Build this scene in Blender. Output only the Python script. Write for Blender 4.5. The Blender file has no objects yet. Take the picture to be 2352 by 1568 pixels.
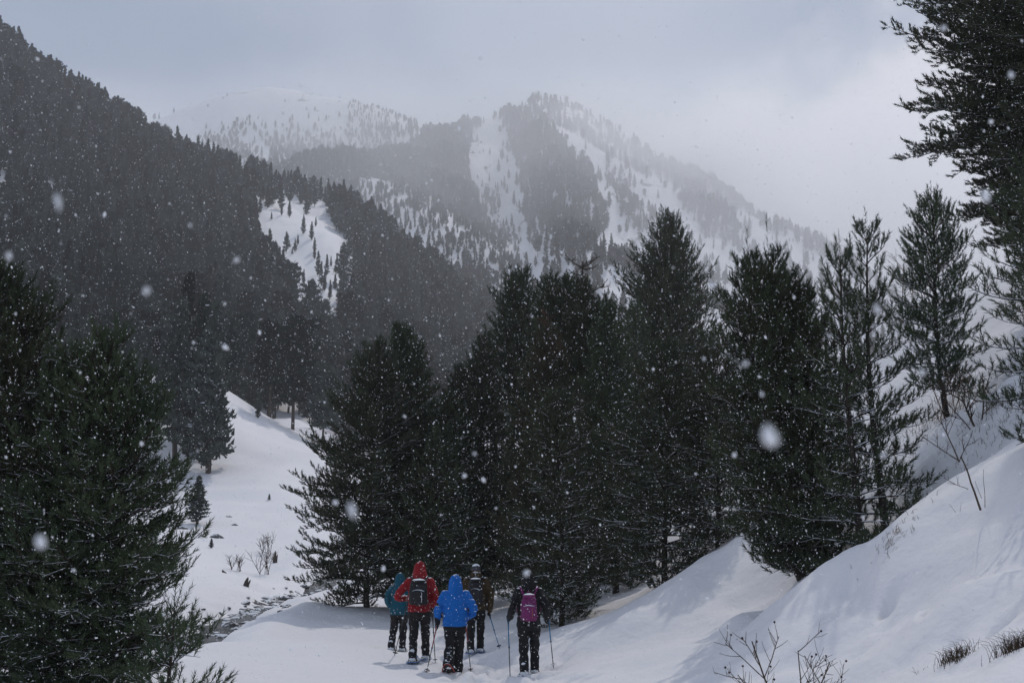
import bpy, bmesh, math, random
import numpy as np
from mathutils import Vector, Matrix

# ------------------------------------------------------------------ camera, world, sun, exposure
sc = bpy.context.scene
COL = sc.collection
FPX, CU, CV = 2352 * 40.0 / 36.0, 1176.0, 784.0      # focal length and centre of the 2352 px wide view used for measuring
PITCH = math.atan((1252 - CV) / FPX)
ZC = 1.7                                             # eye height
cam = bpy.data.cameras.new("camera")
cam.lens = 40; cam.sensor_width = 36; cam.clip_start = 0.1; cam.clip_end = 6000
cam.dof.use_dof = True; cam.dof.focus_distance = 20; cam.dof.aperture_fstop = 5.6
camo = bpy.data.objects.new("camera", cam); COL.objects.link(camo)
camo.location = (0, 0, ZC); camo.rotation_euler = (math.pi / 2 + PITCH, 0, 0)
sc.camera = camo

SUN_AZ, SUN_EL = math.radians(20), math.radians(54)
SUN_DIR = Vector((math.sin(SUN_AZ) * math.cos(SUN_EL), math.cos(SUN_AZ) * math.cos(SUN_EL), math.sin(SUN_EL)))
sun = bpy.data.lights.new("sun", "SUN"); sun.energy = 4.2; sun.angle = math.radians(0.8); sun.color = (1.0, 0.95, 0.90)
suno = bpy.data.objects.new("sun", sun); COL.objects.link(suno)
suno.rotation_euler = SUN_DIR.to_track_quat('Z', 'Y').to_euler(); suno.location = (0, 0, 60)

CP, SP = math.cos(PITCH), math.sin(PITCH)
def P(u, v, d):
    a, b = (u - CU) / FPX, (CV - v) / FPX
    return np.array([d * a, d * (CP - b * SP), ZC + d * (SP + b * CP)])
def proj(p):
    p = np.asarray(p, float)
    x, y, z = p[..., 0], p[..., 1], p[..., 2] - ZC
    d = y * CP + z * SP
    return CU + FPX * x / d, CV - FPX * (-y * SP + z * CP) / d, d
def direction(u, v):
    q = P(u, v, 1.0) - np.array([0, 0, ZC]); return q / np.linalg.norm(q)

def N(nt, t, **k):
    n = nt.nodes.new(t)
    for a, b in k.items(): setattr(n, a, b)
    return n
world = bpy.data.worlds.new("World"); sc.world = world; world.use_nodes = True
wt = world.node_tree; wt.nodes.clear()
L = wt.links.new
out = N(wt, "ShaderNodeOutputWorld"); bg = N(wt, "ShaderNodeBackground"); bg.inputs[1].default_value = 0.1
sky = N(wt, "ShaderNodeTexSky", sky_type='NISHITA'); sky.sun_disc = False
sky.sun_elevation = SUN_EL; sky.sun_rotation = SUN_AZ
tc = N(wt, "ShaderNodeTexCoord")
n1 = N(wt, "ShaderNodeTexNoise"); n1.inputs["Distortion"].default_value = 0.6; n1.inputs["Scale"].default_value = 3.4; n1.inputs["Detail"].default_value = 5; n1.inputs["Roughness"].default_value = 0.5
n2 = N(wt, "ShaderNodeTexNoise"); n2.inputs["Scale"].default_value = 7.0; n2.inputs["Detail"].default_value = 7; n2.inputs["Roughness"].default_value = 0.55
L(tc.outputs["Generated"], n1.inputs["Vector"]); L(tc.outputs["Generated"], n2.inputs["Vector"])
dot = N(wt, "ShaderNodeVectorMath", operation='DOT_PRODUCT'); L(tc.outputs["Generated"], dot.inputs[0])
dot.inputs[1].default_value = tuple(np.cross(direction(1480, 320), direction(2020, 40)) / np.linalg.norm(np.cross(direction(1480, 320), direction(2020, 40))))
ma = N(wt, "ShaderNodeMath", operation='MULTIPLY_ADD'); L(n2.outputs["Fac"], ma.inputs[0]); ma.inputs[1].default_value = 0.20; L(dot.outputs["Value"], ma.inputs[2])
mr = N(wt, "ShaderNodeMapRange", interpolation_type='SMOOTHSTEP'); L(ma.outputs[0], mr.inputs[0])
mr.inputs[1].default_value = 0.075; mr.inputs[2].default_value = 0.14                # the bright cloud bank
over = N(wt, "ShaderNodeMix", data_type='RGBA'); mo = N(wt, "ShaderNodeMapRange"); mo.inputs[1].default_value = 0.32; mo.inputs[2].default_value = 0.68; L(n1.outputs["Fac"], mo.inputs[0]); L(mo.outputs[0], over.inputs[0])
over.inputs[6].default_value = (8.6, 11.2, 16.0, 1); over.inputs[7].default_value = (14.0, 16.2, 20.4, 1)
m1 = N(wt, "ShaderNodeMix", data_type='RGBA'); m1.inputs[0].default_value = 0.9
L(sky.outputs[0], m1.inputs[6]); L(over.outputs[2], m1.inputs[7])
m2 = N(wt, "ShaderNodeMix", data_type='RGBA'); L(mr.outputs[0], m2.inputs[0]); L(m1.outputs[2], m2.inputs[6])
m2.inputs[7].default_value = (22.5, 22.6, 25.0, 1)
L(m2.outputs[2], bg.inputs[0]); L(bg.outputs[0], out.inputs[0])

sc.view_settings.view_transform = 'Standard'; sc.view_settings.look = 'None'
sc.view_settings.exposure = -1.72; sc.view_settings.gamma = 1.0; sc.view_settings.use_curve_mapping = False
sc.render.engine = 'CYCLES'
sc.cycles.use_denoising = True
sc.cycles.max_bounces = 6; sc.cycles.diffuse_bounces = 3; sc.cycles.volume_bounces = 3
sc.cycles.transparent_max_bounces = 8; sc.cycles.glossy_bounces = 2

# ------------------------------------------------------------------ helpers
def tag(o, label=None, cat=None, group=None, kind=None):
    if label: o["label"] = label
    if cat: o["category"] = cat
    if group: o["group"] = group
    if kind: o["kind"] = kind
    return o
def empty(name, loc, rz=0.0, s=1.0):
    o = bpy.data.objects.new(name, None); COL.objects.link(o)
    o.location = tuple(loc); o.rotation_euler = (0, 0, rz); o.scale = (s, s, s); o.empty_display_size = 0.3
    return o
def mesh_np(name, V, F, mats, smooth=False, mi=None):
    V = np.asarray(V, np.float32); F = np.asarray(F, np.int32)
    me = bpy.data.meshes.new(name); k = F.shape[1]; n = len(F)
    me.vertices.add(len(V)); me.vertices.foreach_set("co", V.ravel())
    me.loops.add(n * k); me.loops.foreach_set("vertex_index", F.ravel())
    me.polygons.add(n)
    me.polygons.foreach_set("loop_start", np.arange(0, n * k, k, dtype=np.int32))
    me.polygons.foreach_set("use_smooth", np.full(n, smooth))
    if mi is not None: me.polygons.foreach_set("material_index", np.asarray(mi, np.int32))
    me.update(calc_edges=True)
    for m in (mats if isinstance(mats, (list, tuple)) else [mats]): me.materials.append(m)
    return me
def link(name, me, parent=None, loc=(0, 0, 0)):
    o = bpy.data.objects.new(name, me); COL.objects.link(o); o.location = tuple(loc)
    if parent: o.parent = parent
    return o
def copy_thing(o, loc, rz, s):
    r = o.copy(); COL.objects.link(r); r.location = tuple(loc); r.rotation_euler = (0, 0, rz); r.scale = s if hasattr(s, "__len__") else (s, s, s)
    for c in o.children:
        k = c.copy(); COL.objects.link(k); k.parent = r
    return r

def vnoise(x, y, seed=0):
    xi, yi = np.floor(x).astype(np.int64), np.floor(y).astype(np.int64)
    xf, yf = x - xi, y - yi
    xf = xf * xf * xf * (xf * (xf * 6 - 15) + 10); yf = yf * yf * yf * (yf * (yf * 6 - 15) + 10)
    def h(a, b):
        q = (a * 374761393 + b * 668265263 + seed * 982451653) & 0xffffffff
        q = ((q ^ (q >> 13)) * 1274126177) & 0xffffffff
        return ((q ^ (q >> 16)) & 0xffff) / 65535.0 * 2 - 1
    a = h(xi, yi) * (1 - xf) + h(xi + 1, yi) * xf
    b = h(xi, yi + 1) * (1 - xf) + h(xi + 1, yi + 1) * xf
    return a * (1 - yf) + b * yf
def fbm(x, y, oct=4, seed=0):
    s = 0; a = 1.0
    for i in range(oct):
        s = s + a * vnoise(x * 2 ** i, y * 2 ** i, seed + i * 17); a *= 0.5
    return s

def frames(D):
    D = D / (np.linalg.norm(D, axis=1, keepdims=True) + 1e-9)
    ref = np.where(np.abs(D[:, 2:3]) > 0.9, np.array([[1.0, 0, 0]]), np.array([[0, 0, 1.0]]))
    A = np.cross(D, ref); A /= np.linalg.norm(A, axis=1, keepdims=True) + 1e-9
    return D, A, np.cross(D, A)
def tubes(lines, sides=5):
    """lines: list of (points (n,3), radii (n,)) -> V, F quads, closed tips by tapering"""
    Vs, Fs, o = [], [], 0
    ang = np.linspace(0, 2 * math.pi, sides, endpoint=False)
    ca, sa = np.cos(ang), np.sin(ang)
    for pts, rad in lines:
        pts = np.asarray(pts, float); n = len(pts)
        T = np.empty_like(pts); T[1:-1] = pts[2:] - pts[:-2]; T[0] = pts[1] - pts[0]; T[-1] = pts[-1] - pts[-2]
        D, A, B = frames(T)
        r = np.asarray(rad, float)[:, None, None]
        V = pts[:, None, :] + r * (A[:, None, :] * ca[None, :, None] + B[:, None, :] * sa[None, :, None])
        Vs.append(V.reshape(-1, 3))
        i = np.arange(n - 1)[:, None] * sides; j = np.arange(sides)[None, :]; j2 = (j + 1) % sides
        Fs.append(np.stack([i + j, i + j2, i + sides + j2, i + sides + j], -1).reshape(-1, 4) + o)
        o += n * sides
    return np.concatenate(Vs), np.concatenate(Fs)

# ------------------------------------------------------------------ materials
MATS = {}
def mat(name, col, rough=0.8, spec=0.2, noise=None, bump=None, snow=None, objvar=0.0, metal=0.0):
    """noise=(scale, colour2, contrast); bump=(scale, strength, distance); snow = amount of snow that lies on upward faces"""
    if name in MATS: return MATS[name]
    m = bpy.data.materials.new(name); m.use_nodes = True; nt = m.node_tree; l = nt.links.new
    b = nt.nodes["Principled BSDF"]
    b.inputs["Roughness"].default_value = rough; b.inputs["Specular IOR Level"].default_value = spec; b.inputs["Metallic"].default_value = metal
    tcn = N(nt, "ShaderNodeTexCoord"); c = None
    rgb = N(nt, "ShaderNodeRGB"); rgb.outputs[0].default_value = (*col, 1); c = rgb.outputs[0]
    if noise:
        tn = N(nt, "ShaderNodeTexNoise"); tn.inputs["Scale"].default_value = noise[0]; tn.inputs["Detail"].default_value = 6
        l(tcn.outputs["Object"], tn.inputs["Vector"])
        mr_ = N(nt, "ShaderNodeMapRange"); l(tn.outputs["Fac"], mr_.inputs[0]); mr_.inputs[1].default_value = 0.5 - noise[2]; mr_.inputs[2].default_value = 0.5 + noise[2]
        mx = N(nt, "ShaderNodeMix", data_type='RGBA'); l(mr_.outputs[0], mx.inputs[0]); l(c, mx.inputs[6]); mx.inputs[7].default_value = (*noise[1], 1); c = mx.outputs[2]
    if objvar:
        oi = N(nt, "ShaderNodeObjectInfo"); mv = N(nt, "ShaderNodeMapRange"); l(oi.outputs["Random"], mv.inputs[0])
        mv.inputs[3].default_value = 1 - objvar; mv.inputs[4].default_value = 1 + objvar
        hs = N(nt, "ShaderNodeHueSaturation"); l(mv.outputs[0], hs.inputs["Value"]); l(c, hs.inputs["Color"])
        mh = N(nt, "ShaderNodeMapRange"); l(oi.outputs["Random"], mh.inputs[0]); mh.inputs[3].default_value = 0.47; mh.inputs[4].default_value = 0.53
        l(mh.outputs[0], hs.inputs["Hue"]); c = hs.outputs[0]
    if snow:
        g = N(nt, "ShaderNodeNewGeometry"); sx = N(nt, "ShaderNodeSeparateXYZ"); l(g.outputs["Normal"], sx.inputs[0])
        sn = N(nt, "ShaderNodeTexNoise"); sn.inputs["Scale"].default_value = snow[1]; sn.inputs["Detail"].default_value = 3; l(tcn.outputs["Object"], sn.inputs["Vector"])
        ad = N(nt, "ShaderNodeMath", operation='ADD'); l(sx.outputs[2], ad.inputs[0]); l(sn.outputs["Fac"], ad.inputs[1])
        ms = N(nt, "ShaderNodeMapRange"); l(ad.outputs[0], ms.inputs[0]); ms.inputs[1].default_value = 1.5 - snow[0]; ms.inputs[2].default_value = 1.6 - snow[0]
        mx2 = N(nt, "ShaderNodeMix", data_type='RGBA'); l(ms.outputs[0], mx2.inputs[0]); l(c, mx2.inputs[6]); mx2.inputs[7].default_value = (0.78, 0.8, 0.83, 1); c = mx2.outputs[2]
    l(c, b.inputs["Base Color"])
    if bump:
        bn = N(nt, "ShaderNodeTexNoise"); bn.inputs["Scale"].default_value = bump[0]; bn.inputs["Detail"].default_value = 5; l(tcn.outputs["Object"], bn.inputs["Vector"])
        bp = N(nt, "ShaderNodeBump"); bp.inputs["Strength"].default_value = bump[1]; bp.inputs["Distance"].default_value = bump[2]
        l(bn.outputs["Fac"], bp.inputs["Height"]); l(bp.outputs[0], b.inputs["Normal"])
    MATS[name] = m
    return m

def snow_mat(name, bscale, bdist, dirt=False, rock=None):
    m = bpy.data.materials.new(name); m.use_nodes = True; nt = m.node_tree; l = nt.links.new
    b = nt.nodes["Principled BSDF"]; b.inputs["Roughness"].default_value = 0.65; b.inputs["Specular IOR Level"].default_value = 0.25
    tcn = N(nt, "ShaderNodeTexCoord")
    tn = N(nt, "ShaderNodeTexNoise"); tn.inputs["Scale"].default_value = bscale * 0.07; tn.inputs["Detail"].default_value = 4; l(tcn.outputs["Object"], tn.inputs["Vector"])
    mx = N(nt, "ShaderNodeMix", data_type='RGBA'); l(tn.outputs["Fac"], mx.inputs[0]); mx.inputs[6].default_value = (0.83, 0.81, 0.82, 1); mx.inputs[7].default_value = (0.88, 0.85, 0.85, 1)
    c = mx.outputs[2]
    if dirt:
        at = N(nt, "ShaderNodeAttribute", attribute_name="soil"); dn = N(nt, "ShaderNodeTexNoise"); dn.inputs["Scale"].default_value = 9; dn.inputs["Detail"].default_value = 8; dn.inputs["Roughness"].default_value = 0.7
        l(tcn.outputs["Object"], dn.inputs["Vector"])
        ad = N(nt, "ShaderNodeMath", operation='ADD'); l(at.outputs["Fac"], ad.inputs[0]); l(dn.outputs["Fac"], ad.inputs[1])
        mr_ = N(nt, "ShaderNodeMapRange"); l(ad.outputs[0], mr_.inputs[0]); mr_.inputs[1].default_value = 0.98; mr_.inputs[2].default_value = 1.12
        dc = N(nt, "ShaderNodeMix", data_type='RGBA'); l(dn.outputs["Color"], dc.inputs[0]); dc.inputs[6].default_value = (0.05, 0.033, 0.022, 1); dc.inputs[7].default_value = (0.2, 0.14, 0.09, 1)
        m3 = N(nt, "ShaderNodeMix", data_type='RGBA'); l(mr_.outputs[0], m3.inputs[0]); l(c, m3.inputs[6]); l(dc.outputs[2], m3.inputs[7]); c = m3.outputs[2]
        ab = N(nt, "ShaderNodeAttribute", attribute_name="bed"); bn_ = N(nt, "ShaderNodeTexNoise"); bn_.inputs["Scale"].default_value = 1.7; bn_.inputs["Detail"].default_value = 7; l(tcn.outputs["Object"], bn_.inputs["Vector"])
        ba = N(nt, "ShaderNodeMath", operation='ADD'); l(ab.outputs["Fac"], ba.inputs[0]); l(bn_.outputs["Fac"], ba.inputs[1])
        br = N(nt, "ShaderNodeMapRange"); l(ba.outputs[0], br.inputs[0]); br.inputs[1].default_value = 1.19; br.inputs[2].default_value = 1.25
        m4 = N(nt, "ShaderNodeMix", data_type='RGBA'); l(br.outputs[0], m4.inputs[0]); l(c, m4.inputs[6]); m4.inputs[7].default_value = (0.03, 0.028, 0.027, 1); c = m4.outputs[2]
    if rock:
        g = N(nt, "ShaderNodeNewGeometry"); rn = N(nt, "ShaderNodeTexNoise"); rn.inputs["Scale"].default_value = rock; rn.inputs["Detail"].default_value = 8; rn.inputs["Roughness"].default_value = 0.7
        mp = N(nt, "ShaderNodeMapping"); mp.inputs["Scale"].default_value = (1, 1, 2.2); l(tcn.outputs["Object"], mp.inputs[0]); l(mp.outputs[0], rn.inputs["Vector"])
        mr_ = N(nt, "ShaderNodeMapRange"); l(rn.outputs["Fac"], mr_.inputs[0]); mr_.inputs[1].default_value = 0.62; mr_.inputs[2].default_value = 0.68
        m3 = N(nt, "ShaderNodeMix", data_type='RGBA'); l(mr_.outputs[0], m3.inputs[0]); l(c, m3.inputs[6]); m3.inputs[7].default_value = (0.14, 0.135, 0.13, 1); c = m3.outputs[2]
    l(c, b.inputs["Base Color"])
    bn = N(nt, "ShaderNodeTexNoise"); bn.inputs["Scale"].default_value = bscale; bn.inputs["Detail"].default_value = 6; l(tcn.outputs["Object"], bn.inputs["Vector"])
    bp = N(nt, "ShaderNodeBump"); bp.inputs["Strength"].default_value = 0.5; bp.inputs["Distance"].default_value = bdist
    l(bn.outputs["Fac"], bp.inputs["Height"]); l(bp.outputs[0], b.inputs["Normal"])
    return m
M_SNOW = snow_mat("snow", 7.0, 0.05, dirt=True)
M_HILL = snow_mat("hill_snow", 0.25, 0.6)
M_MOUNT = snow_mat("mountain_snow", 0.06, 2.5, rock=0.045)
M_FAR = snow_mat("far_snow", 0.03, 6.0, rock=0.012)
M_BARK = mat("bark", (0.028, 0.022, 0.018), 0.9, 0.1, (14, (0.06, 0.05, 0.043), 0.2), (25, 0.6, 0.02), snow=(0.32, 5))
M_TWIG = mat("twig_bark", (0.04, 0.03, 0.023), 0.9, 0.1, None, None, snow=(0.44, 9))
M_DEADWOOD = mat("dead_wood", (0.10, 0.085, 0.075), 0.9, 0.1, (12, (0.06, 0.05, 0.042), 0.2))
M_NEEDLE = mat("pine_needles", (0.030, 0.050, 0.024), 0.65, 0.3, (1.3, (0.058, 0.070, 0.030), 0.2), objvar=0.3)
M_NEEDLE_O = mat("olive_needles", (0.034, 0.040, 0.020), 0.7, 0.25, (1.3, (0.058, 0.050, 0.026), 0.2))
M_HNEEDLE = mat("hill_needles", (0.026, 0.040, 0.036), 0.85, 0.1, (0.35, (0.046, 0.054, 0.042), 0.25), objvar=0.8, snow=(0.22, 1.2))
M_HBARK = mat("hill_bark", (0.07, 0.055, 0.045), 0.9, 0.1)
M_BROWNTWIG = mat("brown_twig", (0.10, 0.055, 0.035), 0.85, 0.1)
M_SHRUB = mat("shrub_bark", (0.075, 0.055, 0.04), 0.85, 0.15)
M_DRY = mat("dry_grass", (0.10, 0.07, 0.045), 0.9, 0.1, (20, (0.045, 0.034, 0.026), 0.2))
M_ROCK = mat("stream_rock", (0.07, 0.068, 0.066), 0.7, 0.3, (5, (0.14, 0.13, 0.125), 0.2), (12, 0.7, 0.03), snow=(0.36, 3))
M_WATER = mat("water", (0.012, 0.014, 0.016), 0.25, 0.35, None, (9, 1.0, 0.12))
M_FLAKE = mat("snowflake", (0.92, 0.93, 0.95), 0.7, 0.1)

# ------------------------------------------------------------------ ground: a height field through measured points
CTRL = [  # (u, v, depth) of points on the snow
 (1038,1545,19.4),(960,1522,20.7),(1216,1545,18.9),(1090,1505,22.9),(905,1505,24.7),(1176,1568,17.3),(1140,1470,25.5),
 (460,1568,15),(700,1500,20),(590,1505,20),(720,1470,22.5),(860,1478,24.5),(800,1448,28),(830,1392,34),(960,1440,31),(1050,1400,36),(500,1505,22),
 (390,1480,27),(500,1430,32),(600,1375,42),(700,1348,52),(640,1430,29),(740,1405,33),
 (450,1380,40),(400,1300,50),(620,1310,58),(450,1200,70),(480,1090,90),(515,890,115),(560,945,112),(610,965,116),(670,995,118),(740,1060,100),(650,1150,80),(700,1220,70),(300,1120,88),
 (1300,1500,20),(1390,1385,27),(1200,1425,26),(1280,1440,23),(1527,1355,24),(1430,1440,20),(1640,1500,15.2),(1600,1400,19),(1690,1225,21.5),(1690,1175,26),(1610,1300,27),
 (1656,1461,16),(1777,1352,15.3),(1932,1330,13.8),(2000,1289,13.6),(2086,1225,13.6),(2130,1130,14.2),(1720,1390,19),(1870,1292,18),(1990,1335,16.6),(2060,1285,16.8),(2130,1200,17),
 (2250,1165,12.4),(2190,945,20),(2255,1000,17.5),(2300,625,30),(2230,652,29.5),(2352,985,15.5),(2077,755,31),(1900,1000,30),
 (2000,1420,12.4),(2200,1568,9.3),(2352,1350,10.4),(2352,1568,8.4),(1900,1568,11.5),(2240,1300,11.4),
 (1300,1300,45),(1550,1250,50),(1300,1262,80),(1000,1300,60),(1300,1250,130),
]
CW = [P(*c) for c in CTRL] + [np.array(p, float) for p in [
 (0,0,0.05),(0,8,-0.1),(-6,5,-0.3),(-15,10,-0.4),(3.2,2,0.6),(-10,-20,0.1),(10,-20,4.5),(-40,-20,1),(12,6,5.5),(14,14,7),(30,10,14),(24,30,13.5),(30,-30,13),
 (22,50,12),(25,70,10.5),(40,100,15),(70,60,30),(80,160,26),(80,-40,34),(-30,30,1.2),(-40,60,5),(-62,82,16),(-120,160,50),(-120,40,30),(-120,-40,20),(0,160,4),(-34,136,14.0),(-18,140,11)]]
CW = np.array(CW)
def tps(r2): return np.where(r2 > 1e-12, r2 * np.log(np.maximum(r2, 1e-12)) * 0.5, 0)
_n = len(CW); _X = CW[:, :2] / 20.0
_A = np.zeros((_n + 3, _n + 3)); _A[:_n, :_n] = tps(((_X[:, None] - _X[None]) ** 2).sum(-1)) + np.eye(_n) * 0.004
_A[:_n, _n] = 1; _A[:_n, _n + 1:] = _X; _A[_n, :_n] = 1; _A[_n + 1:, :_n] = _X.T
_W = np.linalg.solve(_A, np.concatenate([CW[:, 2], np.zeros(3)]))
STREAM = np.array([P(*c)[:2] for c in [(300,1520,23.5),(390,1478,27),(440,1450,29.5),(500,1428,32),(550,1402,36.5),(600,1376,42),(660,1352,48),(720,1346,54),(800,1340,62)]])
def stream_dist(x, y):
    best = np.full(np.shape(x), 1e9)
    for a, b in zip(STREAM[:-1], STREAM[1:]):
        ab = b - a; t = np.clip(((x - a[0]) * ab[0] + (y - a[1]) * ab[1]) / (ab @ ab), 0, 1)
        best = np.minimum(best, np.hypot(x - a[0] - t * ab[0], y - a[1] - t * ab[1]))
    return best
TRAIL = np.array([(0.4, 0), (0.3, 12), (0.0, 17), (-0.6, 20), (-1.0, 23), (-1.8, 27), (-2.2, 32)])
def trail_dist(x, y):
    best = np.full(np.shape(x), 1e9)
    for a, b in zip(TRAIL[:-1], TRAIL[1:]):
        ab = b - a; t = np.clip(((x - a[0]) * ab[0] + (y - a[1]) * ab[1]) / (ab @ ab), 0, 1)
        best = np.minimum(best, np.hypot(x - a[0] - t * ab[0], y - a[1] - t * ab[1]))
    return best
def base_h(x, y):
    x = np.asarray(x, float); y = np.asarray(y, float); sh = x.shape
    X = np.stack([x.ravel(), y.ravel()], 1) / 20.0
    out_ = np.empty(len(X))
    for i in range(0, len(X), 20000):
        q = X[i:i + 20000]
        out_[i:i + 20000] = tps(((q[:, None] - _X[None]) ** 2).sum(-1)) @ _W[:_n] + _W[_n] + q @ _W[_n + 1:]
    return out_.reshape(sh)
def seen(u, v, dmin=4.0, dmax=60.0):
    """the point of the bare ground that shows at (u, v)"""
    q = np.array([P(u, v, t) for t in np.linspace(dmin, dmax, 1200)]); k = int(np.argmax(q[:, 2] < base_h(q[:, 0], q[:, 1]))); return q[k]
MOUNDS = []
for (u, v, rr_, aa_) in [(1962,1318,0.35,-0.16),(1905,1325,0.4,0.12),(1840,1345,0.3,0.10),(1745,1385,0.35,-0.12),(1700,1430,0.4,0.12),(2040,1262,0.3,0.10),(2150,1110,0.5,0.14),(1640,1480,0.4,-0.08),(1560,1370,0.5,0.18),(1460,1440,0.5,0.14),(1380,1470,0.6,0.10),(2100,1360,0.6,-0.07),(2230,1420,0.5,0.06)]:
    p = seen(u, v); MOUNDS.append((p[0], p[1], rr_ * 1.1, aa_ * 1.5))
PITS = []   # (x, y, radius, depth): footprints and hollows in the snow
for u, v, d, r, dp in [(2140,1427,None,0.095,0.30),(2303,1463,None,0.095,0.30),(2034,1351,None,0.09,0.26),(2030,1390,None,0.09,0.06),(1965,1480,None,0.10,0.06),(2190,1490,None,0.11,0.10),(2080,1530,None,0.08,0.05),(1760,1475,None,0.10,0.07),(2260,1350,None,0.10,0.06)]:
    p = seen(u, v); PITS.append((p[0], p[1], r, dp)); PITS.append((p[0] + 0.07, p[1] + 0.09, r * 1.1, dp * 0.3))
_rs = random.Random(5)
for i in range(70):                                   # trodden track of the hikers
    t = i / 69; k = t * (len(TRAIL) - 1); a = int(min(k, len(TRAIL) - 2)); q = TRAIL[a] + (TRAIL[a + 1] - TRAIL[a]) * (k - a)
    PITS.append((q[0] + _rs.gauss(0, 0.33), q[1] + _rs.gauss(0, 0.3), _rs.uniform(0.09, 0.18), _rs.uniform(0.06, 0.14)))
for i in range(30):
    PITS.append((_rs.uniform(-1.3, 1.4), _rs.uniform(16.8, 21.5), _rs.uniform(0.09, 0.17), _rs.uniform(0.04, 0.1)))
for i in range(110):
    PITS.append((_rs.uniform(-1.3, 1.1), _rs.uniform(16.4, 22.5), _rs.uniform(0.06, 0.12), _rs.uniform(0.05, 0.13)))
def ground(x, y):
    x = np.asarray(x, float); y = np.asarray(y, float)
    h = base_h(x, y)
    right = np.clip((x - 1.0) / 3, 0, 1) * np.clip((26 - y) / 8, 0, 1)
    h = h + 0.10 * fbm(x * 0.45 + 3, y * 0.45, 3, 3) * (0.45 + 0.9 * right) + right * (0.11 * fbm(x * 1.1 + 0.5 * y, y * 0.7, 3, 41) + 0.05 * np.abs(fbm(x * 0.9 - 0.6 * y + 5, y * 0.5, 2, 47)))
    for (mx_, my_, mr_, ma_) in MOUNDS: h = h + ma_ * np.exp(-((x - mx_) ** 2 + (y - my_) ** 2) / mr_ ** 2)
    far = np.clip((y - 40) / 40, 0, 1)
    h = h + far * (0.5 * fbm(x * 0.09, y * 0.09, 4, 8) + 0.10 * fbm(x * 0.15, y * 0.9, 3, 21))
    h = h + 0.018 * fbm(x * 1.6, y * 2.4, 3, 12)
    sd = stream_dist(x, y)
    h = h - 0.42 * np.exp(-(sd / (1.15 + 0.5 * vnoise(x * 0.8, y * 0.8, 5))) ** 4) + 0.16 * np.exp(-((sd - 2.3) / 0.7) ** 2) * (0.7 + vnoise(x * 0.7, y * 0.7, 6))
    td = trail_dist(x, y); tr = np.exp(-(td / 0.75) ** 2)
    h = h + tr * (0.09 * fbm(x * 4.2, y * 3.0, 3, 31) - 0.08)
    for (px, py, r, dp) in PITS:
        q = (x - px) ** 2 + (y - py) ** 2
        if x.ndim == 0 and q > 9 * r * r: continue
        h = h - dp * np.exp(-(q / r ** 2) ** 1.5)
    return h
def G(x, y): return float(ground(np.array(float(x)), np.array(float(y))))
def on_ground(u, v, d, sink=0.0):
    p = P(u, v, d); return np.array([p[0], p[1], G(p[0], p[1]) - sink])

def axis(a, b, segs):
    xs = [a]
    for (to, step) in segs:
        while xs[-1] < to: xs.append(xs[-1] + step)
    return np.array(xs)
gx = axis(-130, 80, [(-60, 4), (-20, 1.2), (-7, 0.35), (-3, 0.11), (7, 0.075), (9, 0.12), (16, 0.4), (40, 1.5), (90, 5)])
gy = axis(-45, 160, [(-5, 3), (4, 0.4), (12, 0.085), (27, 0.085), (36, 0.2), (60, 0.4), (120, 0.9), (165, 3)])
GX, GY = np.meshgrid(gx, gy); GZ = ground(GX, GY)
nx, ny = len(gx), len(gy)
ii = (np.arange(ny - 1)[:, None] * nx + np.arange(nx - 1)[None]).ravel()
me = mesh_np("ground", np.stack([GX, GY, GZ], -1).reshape(-1, 3), np.stack([ii, ii + 1, ii + nx + 1, ii + nx], 1), M_SNOW, True)
# bare soil and flattened grass showing through the snow, as an attribute of the ground
SOIL = [(seen(*c[:2]) if c[0] > 1500 else P(*c))[:2].tolist() + [r, k] for c, r, k in [((2330,930,16.5),0.9,.42),((2290,960,16.5),0.8,.4),((2180,970,18.5),1.0,.5),((2140,960,19.5),1.0,.4),((2345,860,18),1.4,.4),((2060,1250,13),0.45,.5),((2050,1230,13.2),0.4,.45),
        ((1880,1265,14.4),0.5,.5),((1830,1290,14.2),0.5,.35),((1660,1310,17.5),0.5,.25),((2180,1525,8.6),0.28,.4),((2330,1530,7.7),0.3,.45),((2250,870,22),1.5,.25),
        ((470,1100,89),3.2,.32),((455,1205,69.5),1.6,.35),((440,1240,63),3,.2),((520,1225,68),2.5,.2),((700,1010,117),4,.3),((860,1400,33),2.0,.4),((820,1430,30),1.4,.36),((900,1390,34),2,.3)]]
soil = np.zeros(GX.shape)
for x0, y0, r, k in SOIL: soil = np.maximum(soil, k * np.exp(-(((GX - x0) ** 2 + (GY - y0) ** 2) / r ** 2)))
bed = 0.72 * np.exp(-((stream_dist(GX, GY) / 1.1) ** 4))
a_ = me.attributes.new("bed", 'FLOAT', 'POINT'); a_.data.foreach_set("value", bed.ravel().astype(np.float32))
at = me.attributes.new("soil", 'FLOAT', 'POINT'); at.data.foreach_set("value", soil.ravel().astype(np.float32))
tag(link("ground", me), "snow covered ground with trodden track and banks", None, None, "structure")

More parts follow.
